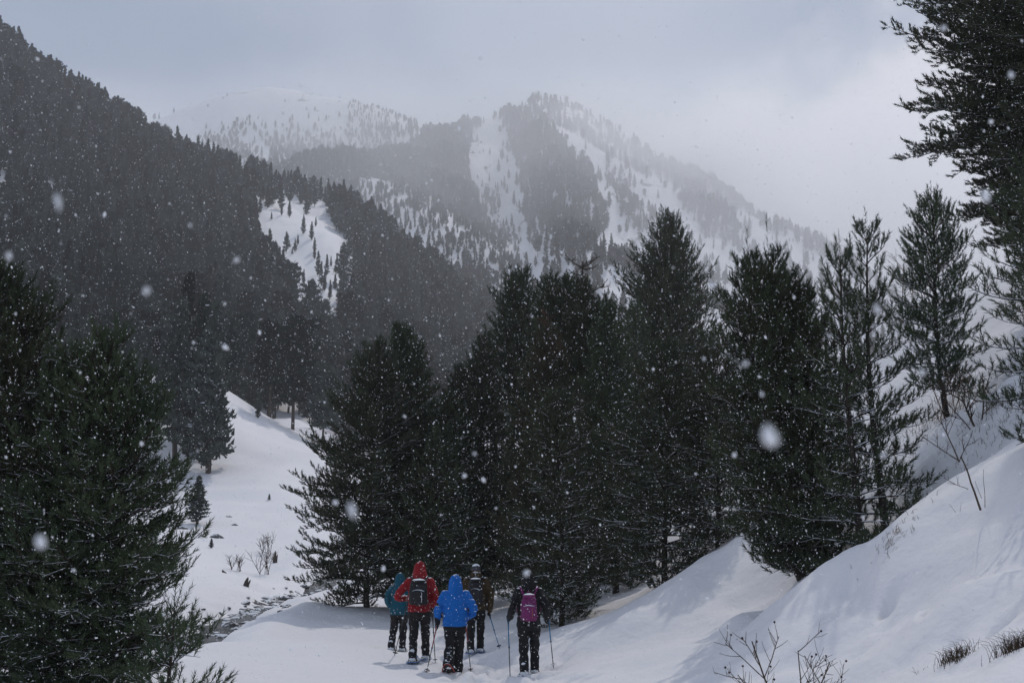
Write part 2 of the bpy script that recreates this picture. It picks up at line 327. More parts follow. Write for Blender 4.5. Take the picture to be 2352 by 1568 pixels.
# stream: a dark ribbon of water in its channel
sp = []
for a, b in zip(STREAM[:-1], STREAM[1:]):
    for t in np.linspace(0, 1, 8, endpoint=False): sp.append(a + (b - a) * t)
sp = np.array(sp + [STREAM[-1]]); tg = np.gradient(sp, axis=0); tg /= np.linalg.norm(tg, axis=1, keepdims=True); nrm = np.stack([-tg[:, 1], tg[:, 0]], 1)
zw = np.minimum.accumulate(np.array([G(*q) for q in sp])[::-1])[::-1] + 0.07
rows = []
for w in np.linspace(-0.8, 0.8, 7):
    q = sp + nrm * w; rows.append(np.concatenate([q, zw[:, None]], 1))
R_ = np.stack(rows, 1); nr, nc = R_.shape[:2]
ii = (np.arange(nr - 1)[:, None] * nc + np.arange(nc - 1)[None]).ravel()
tag(link("stream", mesh_np("stream", R_.reshape(-1, 3), np.stack([ii, ii + 1, ii + nc + 1, ii + nc], 1), M_WATER, True)), "narrow dark stream running between snow banks", None, None, "structure")

# ------------------------------------------------------------------ hills and mountains: lofted slopes
def cr(Pts, t):
    """Catmull-Rom through Pts (n, ..., 3) at t in [0, n-1]"""
    n = len(Pts); i = np.clip(np.floor(t).astype(int), 0, n - 2); f = (t - i)
    g = lambda k: Pts[np.clip(k, 0, n - 1)]
    p0, p1, p2, p3 = g(i - 1), g(i), g(i + 1), g(i + 2)
    f = f.reshape(f.shape + (1,) * (Pts.ndim - 1))
    return 0.5 * (2 * p1 + (p2 - p0) * f + (2 * p0 - 5 * p1 + 4 * p2 - p3) * f ** 2 + (3 * p1 - p0 - 3 * p2 + p3) * f ** 3)
class Loft:
    def __init__(s, name, cols, nu, nv, amp, freq, m, label, seed=0, back=0.12, ridges=()):
        C = np.array([[P(*c) for c in col] for col in cols])
        crest = C[:, -1]
        C = np.concatenate([C, (crest + np.array([0, 1, -0.45]) * crest[:, 1:2] * back)[:, None]], 1)
        tu = np.linspace(0, len(C) - 1, nu)
        A = cr(C, tu); A = cr(np.swapaxes(A, 0, 1), np.linspace(0, C.shape[1] - 1, nv))     # nv, nu, 3
        k = (C.shape[1] - 2) / (C.shape[1] - 1)
        A[..., 2] += amp * fbm(A[..., 0] * freq, A[..., 1] * freq, 5, seed)
        s.A = A; s.k = k; s.nu, s.nv = nu, nv
        ii = (np.arange(nv - 1)[:, None] * nu + np.arange(nu - 1)[None]).ravel()
        tag(link(name, mesh_np(name, A.reshape(-1, 3), np.stack([ii, ii + 1, ii + nu + 1, ii + nu], 1), m, True)), label, None, None, "structure")
    def sample(s, n, rng):
        A = s.A; e1 = A[:-1, 1:] - A[:-1, :-1]; e2 = A[1:, :-1] - A[:-1, :-1]
        w = np.linalg.norm(np.cross(e1, e2), axis=-1); w[int(s.k * (s.nv - 1)) + 3:] = 0
        w = w.ravel(); q = rng.choice(len(w), n, p=w / w.sum()); r, c = q // (s.nu - 1), q % (s.nu - 1)
        a, b = rng.random((n, 1)), rng.random((n, 1))
        return (A[r, c] * (1 - a) + A[r, c + 1] * a) * (1 - b) + (A[r + 1, c] * (1 - a) + A[r + 1, c + 1] * a) * b
    def at(s, u, v):
        U, V, D = proj(s.A[: int(s.k * (s.nv - 1)) + 1]); q = np.argmin((U - u) ** 2 + (V - v) ** 2)
        return s.A.reshape(-1, 3)[q]
HILL = Loft("hill", [
 [(-560,1150,70),(-560,750,150),(-560,300,300),(-560,-150,400)],
 [(-60,1150,82),(-60,800,165),(-50,420,290),(-40,75,420)],
 [(110,1140,88),(100,810,172),(100,460,300),(100,190,440)],
 [(240,1130,95),(210,830,180),(220,510,310),(230,275,465)],
 [(400,1100,102),(390,850,188),(390,580,320),(390,345,500)],
 [(560,990,130),(550,830,205),(520,620,335),(510,395,520)],
 [(640,970,142),(630,850,220),(630,670,340),(640,428,530)],
 [(760,985,152),(760,860,232),(770,680,340),(760,470,535)],
 [(900,1000,170),(900,880,250),(890,720,360),(870,545,525)],
 [(1020,1000,190),(1020,900,270),(1000,770,360),(1000,650,505)],
 [(1200,1000,210),(1200,930,290),(1180,840,370),(1140,750,490)],
 [(1450,1020,240),(1450,970,300),(1430,920,380),(1400,880,460)],
 [(1900,1100,260),(1900,1060,320),(1900,1020,390),(1900,1000,450)]],
 260, 150, 3.0, 0.03, M_HILL, "forested hillside rising on one side of the valley", 3)
PEAK = Loft("mountain", [
 [(480,900,520),(470,720,600),(460,600,680),(450,470,720)],
 [(700,920,500),(690,720,600),(700,560,700),(700,415,770)],
 [(850,930,480),(840,740,580),(830,540,700),(800,378,810)],
 [(960,940,470),(950,740,570),(930,520,720),(905,352,870)],
 [(1060,950,460),(1050,760,560),(1020,520,730),(985,325,940)],
 [(1130,960,455),(1120,780,550),(1075,540,740),(1050,295,990)],
 [(1180,965,450),(1170,790,550),(1130,560,760),(1120,272,1020)],
 [(1240,970,445),(1230,790,540),(1200,560,720),(1180,262,1050)],
 [(1320,975,440),(1310,790,530),(1290,560,660),(1235,233,1080)],
 [(1420,980,440),(1410,790,530),(1390,580,650),(1300,258,1090)],
 [(1530,985,440),(1520,790,530),(1490,600,690),(1400,312,1060)],
 [(1650,990,440),(1640,800,530),(1610,640,690),(1520,380,1020)],
 [(1780,1000,440),(1770,820,530),(1750,700,660),(1650,455,960)],
 [(1900,1010,440),(1900,840,530),(1890,740,640),(1790,538,900)],
 [(2050,1020,440),(2050,860,530),(2040,780,620),(1950,625,850)],
 [(2250,1030,440),(2250,900,530),(2240,830,600),(2180,760,780)],
 [(2700,1040,440),(2700,960,530),(2700,900,600),(2700,850,720)]],
 300, 170, 9.0, 0.012, M_MOUNT, "steep wooded mountain with a pointed summit", 11)
DOME = Loft("mountain", [
 [(-100,800,544),(-80,600,680),(-60,450,850),(-40,380,986)],
 [(200,800,544),(220,560,680),(230,400,850),(240,330,1006)],
 [(400,800,544),(400,520,680),(400,370,884),(400,276,1034)],
 [(520,800,544),(520,500,680),(520,340,898),(510,240,1061)],
 [(650,800,544),(650,500,680),(650,330,898),(645,219,1088)],
 [(760,800,544),(760,500,680),(760,340,898),(755,234,1074)],
 [(880,800,544),(880,500,680),(880,360,884),(870,264,1047)],
 [(1010,800,544),(1010,520,680),(1010,390,850),(1005,297,1006)],
 [(1200,800,544),(1200,600,680),(1200,480,816),(1200,380,952)],
 [(1500,800,544),(1500,700,680),(1500,600,782),(1500,520,884)]],
 220, 120, 8.0, 0.008, M_MOUNT, "broad rounded snow dome beyond the valley", 23)
FARR = Loft("mountain", [
 [(1350,800,1200),(1380,640,1320),(1400,520,1440)],
 [(1560,800,1200),(1580,620,1320),(1600,480,1480)],
 [(1650,800,1200),(1680,600,1360),(1700,442,1520)],
 [(1720,800,1200),(1730,620,1360),(1740,447,1520)],
 [(1800,800,1200),(1810,640,1360),(1810,482,1520)],
 [(1880,800,1200),(1890,650,1360),(1885,525,1520)],
 [(2000,800,1200),(2000,700,1360),(1960,590,1504)],
 [(2300,900,1200),(2300,820,1360),(2250,740,1480)]],
 160, 80, 14.0, 0.01, M_FAR, "pale bare ridge farthest away", 31)

def inpoly(u, v, poly):
    u = np.asarray(u); r = np.zeros(u.shape, bool); n = len(poly)
    for i in range(n):
        (x1, y1), (x2, y2) = poly[i], poly[(i + 1) % n]
        c = ((y1 > v) != (y2 > v)) & (u < (x2 - x1) * (v - y1) / (y2 - y1 + 1e-12) + x1); r ^= c
    return r

# ------------------------------------------------------------------ hillside pines: four shapes in two levels of detail
def hill_pine(seed, H, R, clear, shape, nbr, ntri, size):
    rng = np.random.default_rng(seed)
    bend = rng.normal(0, 0.02, 2) * H
    tz = np.linspace(0, 1, 7)
    tp = np.stack([bend[0] * np.sin(tz * 3) * 0.5, bend[1] * np.sin(tz * 2.5) * 0.5, tz * H * 0.98], 1)
    tr = 0.016 * H * (1 - tz) ** 0.8 + 0.01
    lines = [(tp, tr)]
    cs = []; cd = []
    for i in range(nbr):
        t = clear + (1 - clear) * (i + rng.random()) / nbr
        f = (t - clear) / (1 - clear)
        if shape == 'cone': L_ = R * (1 - f) ** 0.85 * min(1, 0.35 + f * 5)
        elif shape == 'round': L_ = R * math.sqrt(max(0, 1 - (1.55 * f - 0.62) ** 2 / 0.98)) 
        else: L_ = R * (1 - f ** 1.8) * min(1, 0.4 + f * 3)
        L_ *= rng.uniform(0.6, 1.2); az = i * 2.4 + rng.uniform(-0.5, 0.5)
        el = rng.uniform(-0.15, 0.25) + 0.6 * f
        d = np.array([math.cos(az) * math.cos(el), math.sin(az) * math.cos(el), math.sin(el)])
        o = np.array([np.interp(t, tz, tp[:, 0]), np.interp(t, tz, tp[:, 1]), t * H])
        lines.append((np.array([o, o + d * L_ * 0.5, o + d * L_ * 0.9 + np.array([0, 0, 0.06 * L_])]), np.array([0.006 * H * (1 - f) + 0.012, 0.004 * H * (1 - f) + 0.01, 0.006])))
        m = max(3, int(ntri / nbr * (0.35 + L_ / R)))
        s = rng.random(m) ** 0.6
        c = o + d[None] * (s * L_)[:, None] + rng.normal(0, 1, (m, 3)) * (0.10 * L_ + 0.05 * R) * np.array([1, 1, 0.55]) + np.array([0, 0, 0.10]) * (s ** 2 * L_)[:, None]
        cs.append(c); cd.append(np.tile(d, (m, 1)))
    m = ntri // 25; zt = rng.random(m)
    cs.append(np.stack([rng.normal(0, 0.06 * R, m), rng.normal(0, 0.06 * R, m), H * (0.93 + 0.09 * zt)], 1)); cd.append(np.tile([0, 0, 1.0], (m, 1)))
    c = np.concatenate(cs); d = np.concatenate(cd); n = len(c)
    D, A, B = frames(d * 0.7 + np.array([0, 0, 0.75]) + rng.normal(0, 0.55, (n, 3)))
    ph = rng.random((n, 1)) * 6.28; S = A * np.cos(ph) + B * np.sin(ph)
    w = size * rng.uniform(0.6, 1.3, (n, 1))
    V = np.stack([c - D * w * 0.5 + S * w * 0.36, c - D * w * 0.5 - S * w * 0.36, c + D * w * 0.75], 1).reshape(-1, 3)
    F = np.arange(3 * n).reshape(-1, 3)
    tv, tf = tubes(lines, 4)
    return mesh_np("trunk", tv, tf, M_HBARK), mesh_np("crown", V, F, M_HNEEDLE)
SHAPES = [('cone', 1.0, 0.20, 0.06), ('round', 1.0, 0.23, 0.25), ('cone', 1.0, 0.155, 0.10), ('oval', 1.0, 0.19, 0.16), ('round', 1.0, 0.19, 0.38), ('oval', 1.0, 0.15, 0.08)]
HI = [hill_pine(100 + i, 10, 10 * s[2], s[3], s[0], 54, 4200, 0.34) for i, s in enumerate(SHAPES)]
LO = [hill_pine(200 + i, 10, 10 * s[2], s[3], s[0], 40, 1300, 0.55) for i, s in enumerate(SHAPES)]

rng = np.random.default_rng(7)
CLEAR = [[(592,505),(660,440),(690,470),(735,458),(775,520),(795,570),(800,690),(790,790),(745,800),(700,745),(650,665),(605,590)]]
def dens_hill(p):
    u, v, d = proj(p); k = np.full(len(p), 1.0)
    w_ = 12 * fbm(p[:, 0] * 0.08, p[:, 1] * 0.08, 2, 71) + rng.normal(0, 11, len(p)); k[inpoly(u + w_, v + w_ * 1.5, CLEAR[0])] = 0.012
    n = fbm(p[:, 0] * 0.02, p[:, 1] * 0.02, 3, 44)
    k *= np.clip(0.95 + n * 0.7, 0.25, 1)
    k[(v > 940) & (u > 450) & (u < 760)] *= 0.55
    k[d < 100] *= 0.5
    return k
def dens_peak(p):
    u, v, d = proj(p); n = fbm(p[:, 0] * 0.012, p[:, 1] * 0.012, 4, 51); n2 = fbm(p[:, 0] * 0.05, p[:, 1] * 0.02, 3, 57)
    k = np.where(u < 1075, 0.95, np.clip(np.where(u > 1290, 0.10, 0.22) + 0.30 * n + 0.36 * n2, 0.03, 0.8))
    k[inpoly(u, v, [(1085,300),(1130,290),(1160,300),(1190,400),(1215,560),(1250,720),(1190,640),(1150,560),(1085,460),(1080,380)])] *= 0.06
    k[inpoly(u, v, [(1150,262),(1190,258),(1290,320),(1360,400),(1400,520),(1330,600),(1240,520),(1200,350)])] = 0.6
    k[inpoly(u, v, [(1235,225),(1330,262),(1480,345),(1600,450),(1480,470),(1360,390),(1290,320),(1240,275)])] *= 0.35
    k[(u < 1160) & (v > 470) & (u < 1060 + (v - 470) * 0.42)] = 0.95
    k[(u > 1500) & (v > 560)] *= 0.75
    return k
def dens_dome(p):
    u, v, d = proj(p); n = fbm(p[:, 0] * 0.012, p[:, 1] * 0.012, 4, 61)
    top = np.interp(u, [300, 400, 510, 645, 755, 870, 1005], [310, 276, 240, 219, 234, 264, 297])
    k = np.clip((v - top - 28) / 70 * 0.5 + n * 0.35 + 0.02, 0.02, 1)
    k = np.where(u > 800, np.clip(0.8 + n * 0.3, 0, 1), k); k = np.where((u > 560) & (v > 335), 0.9, k)
    k[inpoly(u, v, [(470,320),(560,300),(600,330),(590,345),(480,345)])] = 0.9
    k[inpoly(u, v, [(555,315),(580,312),(620,350),(620,390),(570,360)])] = 0.08
    return k
pts, hs, src = [], [], []
for loft, n, dens, (h0, h1), tagname in [(HILL, 12500, dens_hill, (6.5, 14), 'hill'), (PEAK, 50000, dens_peak, (5.5, 11), 'peak'), (DOME, 13000, dens_dome, (4.5, 8), 'dome')]:
    p = loft.sample(n, rng); keep = rng.random(n) < dens(p); p = p[keep]
    u, v, d = proj(p); keep = (u > -450) & (u < 2650); p = p[keep]; u = u[keep]; v = v[keep]
    h = (h0 + (h1 - h0) * rng.random(len(p)) ** 1.4) * np.where(rng.random(len(p)) < 0.18, 0.6, 1.0)
    if tagname == 'dome': h *= np.clip(0.55 + (v - 230) / 160, 0.55, 1)
    p[:, 2] -= 0.03 * h
    pts.append(p); hs.append(h); src.append(np.full(len(p), {'hill': 0, 'peak': 1, 'dome': 2}[tagname]))
pts = np.concatenate(pts); hs = np.concatenate(hs); src = np.concatenate(src)

# what stands nearer (in outline) hides trees behind it: those are left to the mass
FRONT = [[(-10,600),(60,640),(290,770),(390,980),(430,1250),(420,1568),(-10,1568)], [(645,1130),(760,900),(890,720),(960,770),(1010,1000),(1110,840),(1110,690),(1200,590),(1420,650),(1550,450),(1660,700),(1700,740),(1820,540),(1930,640),(2040,490),(2352,400),(2352,1568),(645,1568)],
         [(515,905),(740,1060),(760,1568),(420,1568),(430,1150)]]
U, V, D = proj(pts + np.array([0, 0, 1]) * (hs * 0.6)[:, None])
U0, V0, D0 = proj(pts)
hid = np.zeros(len(pts), bool)
for f in FRONT: hid |= inpoly(U, V, f)
size = hs / D
cand = np.where((src == 0) & ~hid & (U > 5) & (U < 2340) & (V > 0))[0]
# trees with room around them and not buried behind nearer ones
order = cand[np.argsort(-size[cand])]
pick, grid = [], {}
for i in order:
    key = (int(U[i] // 16), int(V[i] // 20))
    if key in grid: continue
    grid[key] = 1; pick.append(i)
    if len(pick) >= 215: break
rnd = random.Random(3)
protos = []
def make_hill_tree(k, loc, rz, h, label, group, level=HI):
    r = empty("pine_tree", loc, rz, h / 10.0); tag(r, label, "tree", group)
    link("trunk", level[k][0], r); link("crown", level[k][1], r)
    return r
LAB_HILL = "dark snow-dusted pine among the dense forest on the shaded hillside"
HPROTO = {}
def hill_tree(k, loc, rz, h, label, group):
    if k not in HPROTO:
        HPROTO[k] = make_hill_tree(k, loc, rz, h, label, group); return HPROTO[k]
    r = copy_thing(HPROTO[k], loc, rz, h / 10.0); tag(r, label, "tree", group); return r
for i in pick:
    cv = np.interp(U[i], [0, 100, 230, 390, 510, 640, 760, 870, 1000, 1140], [75, 190, 275, 345, 395, 428, 470, 545, 650, 750])
    edge = min(math.hypot(U0[i] - a, V0[i] - b) for a, b in CLEAR[0])
    if edge < 75: lab, grp = "dark pine fringing the white clearing on the forested spur", "pines fringing the white clearing"
    elif V0[i] - cv < 70: lab, grp = "pine on the skyline ridge of the forested hillside, against the sky or far slopes", "pines on the hillside skyline"
    elif D[i] < 150: lab, grp = "large dark pine at the foot of the hillside forest above the snow knoll", "pines at the foot of the hillside"
    else: lab, grp = LAB_HILL, "pines of the hillside forest"
    hill_tree(rnd.choice([0, 0, 2, 5, 5, 3, 1, 4]), pts[i], rnd.uniform(0, 6.28), hs[i], lab, grp)
# pines standing singly where they can be told apart
for (u, v, d, h, k, lab) in [
    (400,1085,93,13.5,3,"tall hillside pine half hidden behind the near dark pine left of the slope"),
    (452,1058,97,13.5,0,"pointed hillside pine behind the pair above the young meadow pine"),
    (415,1060,99,14.5,2,"narrow tall pine at the back of the clump left of the snow knoll"),
    (478,1092,90,13.5,0,"tall hillside pine whose dark foot stands on the snow above the young pine"),
    (430,1082,93,8.5,5,"slim hillside pine close beside the tall one above the young pine"),
    (672,996,118,11.5,1,"big spreading pine with forked dark trunk above the shadow on the snow slope"),
    (594,948,112,2.6,5,"tiny pine sapling alone on the crest of the snow knoll"),
    (740,1010,116,8.5,1,"pine with low drooping twigs at the right end of the snow slope crest"),
    (525,905,122,9.0,3,"pine right behind the top of the bright snow knoll"),
    (620,935,124,10.5,4,"thin pine rising behind the knoll crest beside the big forked pine")]:
    p = on_ground(u, v, d, 0.1); hill_tree(k, p, rnd.uniform(0, 6.28), h, lab, None)
for (u, v, d, h, lab) in [(453,1200,70,2.9,"young bushy pine alone on the snowy meadow casting a clear shadow"),(484,1272,62,0.55,"knee-high pine seedling on the snow below the young meadow pine"),(618,1150,80,0.45,"lone tiny seedling in the middle of the open snow slope")]:
    p = on_ground(u, v, d, 0.03); r = hill_tree(5, p, rnd.uniform(0, 6.28), h, lab, None); r.scale = (h / 10 * 1.9, h / 10 * 1.9, h / 10)
# the white clearing on the spur
for j, (u, v, hp) in enumerate([(685,560,22),(697,540,40),(713,552,38),(724,575,30),(680,575,26),(720,600,28),(729,632,50),(748,640,45),(735,655,50),(757,605,22),(772,632,42),(700,655,30),(712,690,38),(744,668,40),(770,660,32),(755,690,40),(663,500,36),(647,495,22),(622,505,15),(668,585,12),(726,520,20)]):
    p = HILL.at(u, v); d = proj(p)[2]
    hill_tree(rnd.choice([0, 2, 5, 2]), p, rnd.uniform(0, 6.28), max(2.2, hp / FPX * d * 1.15), "small dark pine standing apart on the white clearing of the forested spur", "pines on the white clearing")
# the steep snow chute of the pointed mountain
for j in range(42):
    u, v = rnd.uniform(1090, 1240), rnd.uniform(300, 640)
    if not inpoly(np.array([u]), np.array([v]), [(1090,305),(1130,295),(1190,400),(1215,560),(1240,640),(1190,600),(1150,540),(1090,450)])[0]: continue
    p = PEAK.at(u, v)
    hill_tree(rnd.choice([0, 2, 5]), p, rnd.uniform(0, 6.28), rnd.uniform(5, 11), "hazy pine scattered over the steep snow chute under the pointed summit", "pines in the snow chute")

rest = np.ones(len(pts), bool); rest[pick] = False
fp = pts[rest]; fh = hs[rest] / 10
lo_src = []
for k in range(6):                                    # six forest pines whose shapes the mass repeats
    cands = [i for i in np.where(rest & (src == 1) & ~hid & (U > 200) & (U < 1900))[0]][k * 37 % 200::211]
    i = cands[0]; r = make_hill_tree(k, pts[i], rnd.uniform(0, 6), hs[i], "hazy pine among the thin forest on the flank of the pointed mountain", "pines of the pointed mountain", LO)
    lo_src.append([c for c in r.children])
me = bpy.data.meshes.new("forest"); me.vertices.add(len(fp)); me.vertices.foreach_set("co", fp.astype(np.float32).ravel())
for nm, arr, ty in [("tree_scale", fh, 'FLOAT'), ("tree_turn", rng.uniform(0, 6.28, len(fp)), 'FLOAT')]:
    a = me.attributes.new(nm, ty, 'POINT'); a.data.foreach_set("value", arr.astype(np.float32))
a = me.attributes.new("tree_kind", 'INT', 'POINT'); a.data.foreach_set("value", np.where(rng.random(len(fp)) < 0.72, rng.choice([0, 2, 2, 5], len(fp)), rng.choice([1, 3, 4], len(fp))).astype(np.int32))
forest = link("forest", me); tag(forest, "far conifer forest covering the hillsides and mountain flanks", "forest", None, "stuff")
ng = bpy.data.node_groups.new("forest_scatter", "GeometryNodeTree")
ng.interface.new_socket("Geometry", in_out='INPUT', socket_type='NodeSocketGeometry'); ng.interface.new_socket("Geometry", in_out='OUTPUT', socket_type='NodeSocketGeometry')
gi, go = N(ng, "NodeGroupInput"), N(ng, "NodeGroupOutput"); gl = ng.links.new
allj = N(ng, "GeometryNodeJoinGeometry")
for tk, cw in lo_src:
    jj = N(ng, "GeometryNodeJoinGeometry")
    for ob in (tk, cw):
        oi = N(ng, "GeometryNodeObjectInfo", transform_space='ORIGINAL'); oi.inputs[0].default_value = ob; gl(oi.outputs["Geometry"], jj.inputs[0])
    g2i = N(ng, "GeometryNodeGeometryToInstance"); gl(jj.outputs[0], g2i.inputs[0]); gl(g2i.outputs[0], allj.inputs[0])
iop = N(ng, "GeometryNodeInstanceOnPoints"); gl(gi.outputs[0], iop.inputs["Points"]); gl(allj.outputs[0], iop.inputs["Instance"])
iop.inputs["Pick Instance"].default_value = True
def nattr(nm, ty):
    n = N(ng, "GeometryNodeInputNamedAttribute", data_type=ty); n.inputs[0].default_value = nm; return n.outputs[0]
gl(nattr("tree_kind", 'INT'), iop.inputs["Instance Index"]); gl(nattr("tree_scale", 'FLOAT'), iop.inputs["Scale"])
cx = N(ng, "ShaderNodeCombineXYZ"); gl(nattr("tree_turn", 'FLOAT'), cx.inputs[2]); 
e2r = N(ng, "FunctionNodeEulerToRotation"); gl(cx.outputs[0], e2r.inputs[0]); gl(e2r.outputs[0], iop.inputs["Rotation"])
gl(iop.outputs[0], go.inputs[0])
md = forest.modifiers.new("scatter", 'NODES'); md.node_group = ng

# ------------------------------------------------------------------ foreground pines: trunk, whorled branches, shoots of needles
def pine(name, label, u, vbase, vtop, d, R, seed, clear=0.04, wh=0.36, nb=6, sl=0.2, nl=0.075, nw=0.010, npn=34, shape=0.85, base_taper=4.0, lean=0.0, mtl=None,
         tops=((0.0, 1.0),), rise=0.25, twig=0.16, group=None, loc=None, hollow=0.0, curve0=0.0, fullness=1.0, maxt=1.0, leader=1.0, outline=None, upt=0.4, jit=0.18):
    rng = np.random.default_rng(seed); r = random.Random(seed)
    base = on_ground(u, vbase, d, 0.06) if loc is None else np.array(loc, float)
    db = proj(base)[2]
    top = P(u, vtop, db); H = float(top[2] - base[2])
    root = empty(name, base); tag(root, label, "tree", group)
    trunks, limbs, sb, sd, sL = [], [], [], [], []
    for (ox, hf) in tops:
        h = H * hf
        tt = np.linspace(0, 1, 12)
        px = curve0 * np.exp(-tt * 6) + ox * np.minimum(1, tt * 2.2) + lean * h * tt + 0.012 * h * np.sin(tt * 5 + seed); py = 0.012 * h * np.sin(tt * 4 + seed * 2)
        px -= px[0] if not curve0 else 0; py -= py[0]
        tp = np.stack([px, py, tt * h], 1)
        r0 = 0.010 * h + 0.012
        trunks.append((tp, r0 * (1 - tt) ** 0.9 + 0.006))
        tpt = lambda t: np.array([np.interp(t, tt, px), np.interp(t, tt, py), t * h])
        z = clear * h; first = True
        while z < h - 0.12:
            f = (z - clear * h) / (h - clear * h)
            prof = (1 - f) ** shape * min(1.0, 0.45 + f * base_taper) if outline is None else float(np.interp(f, *zip(*outline))) / R
            n = nb if f < 0.85 else max(4, nb - 1)
            a0 = r.uniform(0, 6.28)
            for b in range(n):
                if r.random() < hollow: continue
                az = a0 + b * 2 * math.pi / n + r.uniform(-0.3, 0.3)
                Lb = R * prof * r.uniform(0.62, 1.15) * hf ** 0.5 + 0.10
                if f > 0.8: Lb = max(Lb, 0.16 + 0.3 * (1 - f) * r.random())
                el0 = -0.12 + rise + 0.95 * f ** 1.4 + r.uniform(-jit, jit)
                ns = 6; o = tpt(z / h + r.uniform(-0.01, 0.01)); q = [o]; step = Lb / ns
                azc = az
                for i in range(ns):
                    el = el0 - 0.22 * math.sin(i / ns * 3.14) + 0.42 * (i / ns) ** 2; azc += r.uniform(-0.1, 0.1)
                    q.append(q[-1] + step * np.array([math.cos(azc) * math.cos(el), math.sin(azc) * math.cos(el), math.sin(el)]))
                q = np.array(q)
                limbs.append((q, np.linspace(0.006 + 0.012 * Lb, 0.004, ns + 1)))
                dirs = np.gradient(q, axis=0); dirs /= np.linalg.norm(dirs, axis=1, keepdims=True)
                sb.append(q[-1]); dd = dirs[-1] + np.array([0, 0, 0.35]); sd.append(dd / np.linalg.norm(dd)); sL.append(sl * r.uniform(0.9, 1.35))
                s = 0.22 if Lb > 0.5 else 0.35; side = 1
                while s < 1.0:
                    k = s * ns; i = min(int(k), ns - 1); pt = q[i] + (q[i + 1] - q[i]) * (k - i); dr = dirs[i]
                    lt = min(maxt, (0.10 + 0.50 * (1 - s) * Lb * min(1, s * 3)) * r.uniform(0.5, 1.15))
                    perp = np.array([-dr[1], dr[0], 0]) * side; side = -side
                    td = dr * 0.75 + perp * r.uniform(0.5, 0.95) + np.array([0, 0, r.uniform(-0.5, 0.7)]); td /= np.linalg.norm(td)
                    end = pt + td * lt
                    m = max(1, int(round(lt / (sl * 0.62) * fullness)))
                    if lt > sl * 0.8: limbs.append((np.array([pt, end]), np.array([0.0055, 0.003])))
                    for j in range(m):
                        bp = pt + td * lt * (j + 0.4) / m
                        up = td * (1.2 - 0.5 * upt) + np.array([r.uniform(-0.55, 0.55), r.uniform(-0.55, 0.55), r.uniform(0.05, 0.35) + upt]); up /= np.linalg.norm(up)
                        sb.append(bp); sd.append(up); sL.append(sl * r.uniform(0.65, 1.15))
                    s += twig / Lb * r.uniform(0.75, 1.25)
            z += wh * r.uniform(0.82, 1.15) * (1.0 if f < 0.75 else 0.85)
        # leading shoot and its collar of side shoots
        tipz = tpt(0.955)
        sb.append(tipz); sd.append(np.array([0, 0, 1.0])); sL.append(max(sl * 1.6, 0.07 * h) * leader)
        for b in range(5):
            az = b * 1.26 + r.random(); e = r.uniform(0.75, 1.15)
            sb.append(tpt(0.93)); sd.append(np.array([math.cos(az) * math.cos(e), math.sin(az) * math.cos(e), math.sin(e)])); sL.append(sl * r.uniform(0.9, 1.4) * leader)
    sb, sd, sL = np.array(sb), np.array(sd), np.array(sL)
    n = len(sb); M = npn
    D, A, B = frames(sd)
    t = (np.arange(M)[None] + rng.random((n, M))) / M
    t = t * 1.0
    ph = rng.random((n, M)) * 6.28; be = rng.uniform(0.45, 0.95, (n, M)) * (1 - 0.45 * t ** 3)
    rad = A[:, None] * np.cos(ph)[..., None] + B[:, None] * np.sin(ph)[..., None]
    nd = D[:, None] * np.cos(be)[..., None] + rad * np.sin(be)[..., None]
    bp = sb[:, None] + D[:, None] * (t * sL[:, None])[..., None]
    ln = (nl * rng.uniform(0.75, 1.2, (n, M)))[..., None]
    sidev = np.cross(nd, rng.normal(0, 1, (n, M, 3))); sidev /= np.linalg.norm(sidev, axis=-1, keepdims=True) + 1e-9
    Vn = np.stack([bp + sidev * nw * 0.5, bp - sidev * nw * 0.5, bp + nd * ln], 2).reshape(-1, 3)
    tv, tf = tubes(trunks, 8); link("trunk", mesh_np("trunk", tv, tf, M_BARK, True), root)
    shoots = [(np.stack([sb[i], sb[i] + D[i] * sL[i] * 0.97]), np.array([0.004, 0.0025])) for i in range(0, n, 2)]
    lv, lf = tubes(limbs + (shoots if db < 16 else []), 4 if db < 26 else 3); link("branches", mesh_np("branches", lv, lf, M_TWIG), root)
    link("crown", mesh_np("crown", Vn, np.arange(len(Vn)).reshape(-1, 3), mtl or M_NEEDLE), root)
    PINE_STATS.append((label, n, len(Vn) // 3, round(H, 2)))
    return root
PINE_STATS = []
NEAR = dict(sl=0.17, nl=0.075, nw=0.009, npn=32, wh=0.25, twig=0.085, upt=0.85, jit=0.25, maxt=0.3, leader=1.8)
MID = dict(sl=0.19, nl=0.10, nw=0.024, npn=18, wh=0.29, nb=9, twig=0.12, upt=0.55, jit=0.3, maxt=0.8)
FARK = dict(sl=0.34, nl=0.14, nw=0.045, npn=9, wh=0.36, nb=9, twig=0.19)
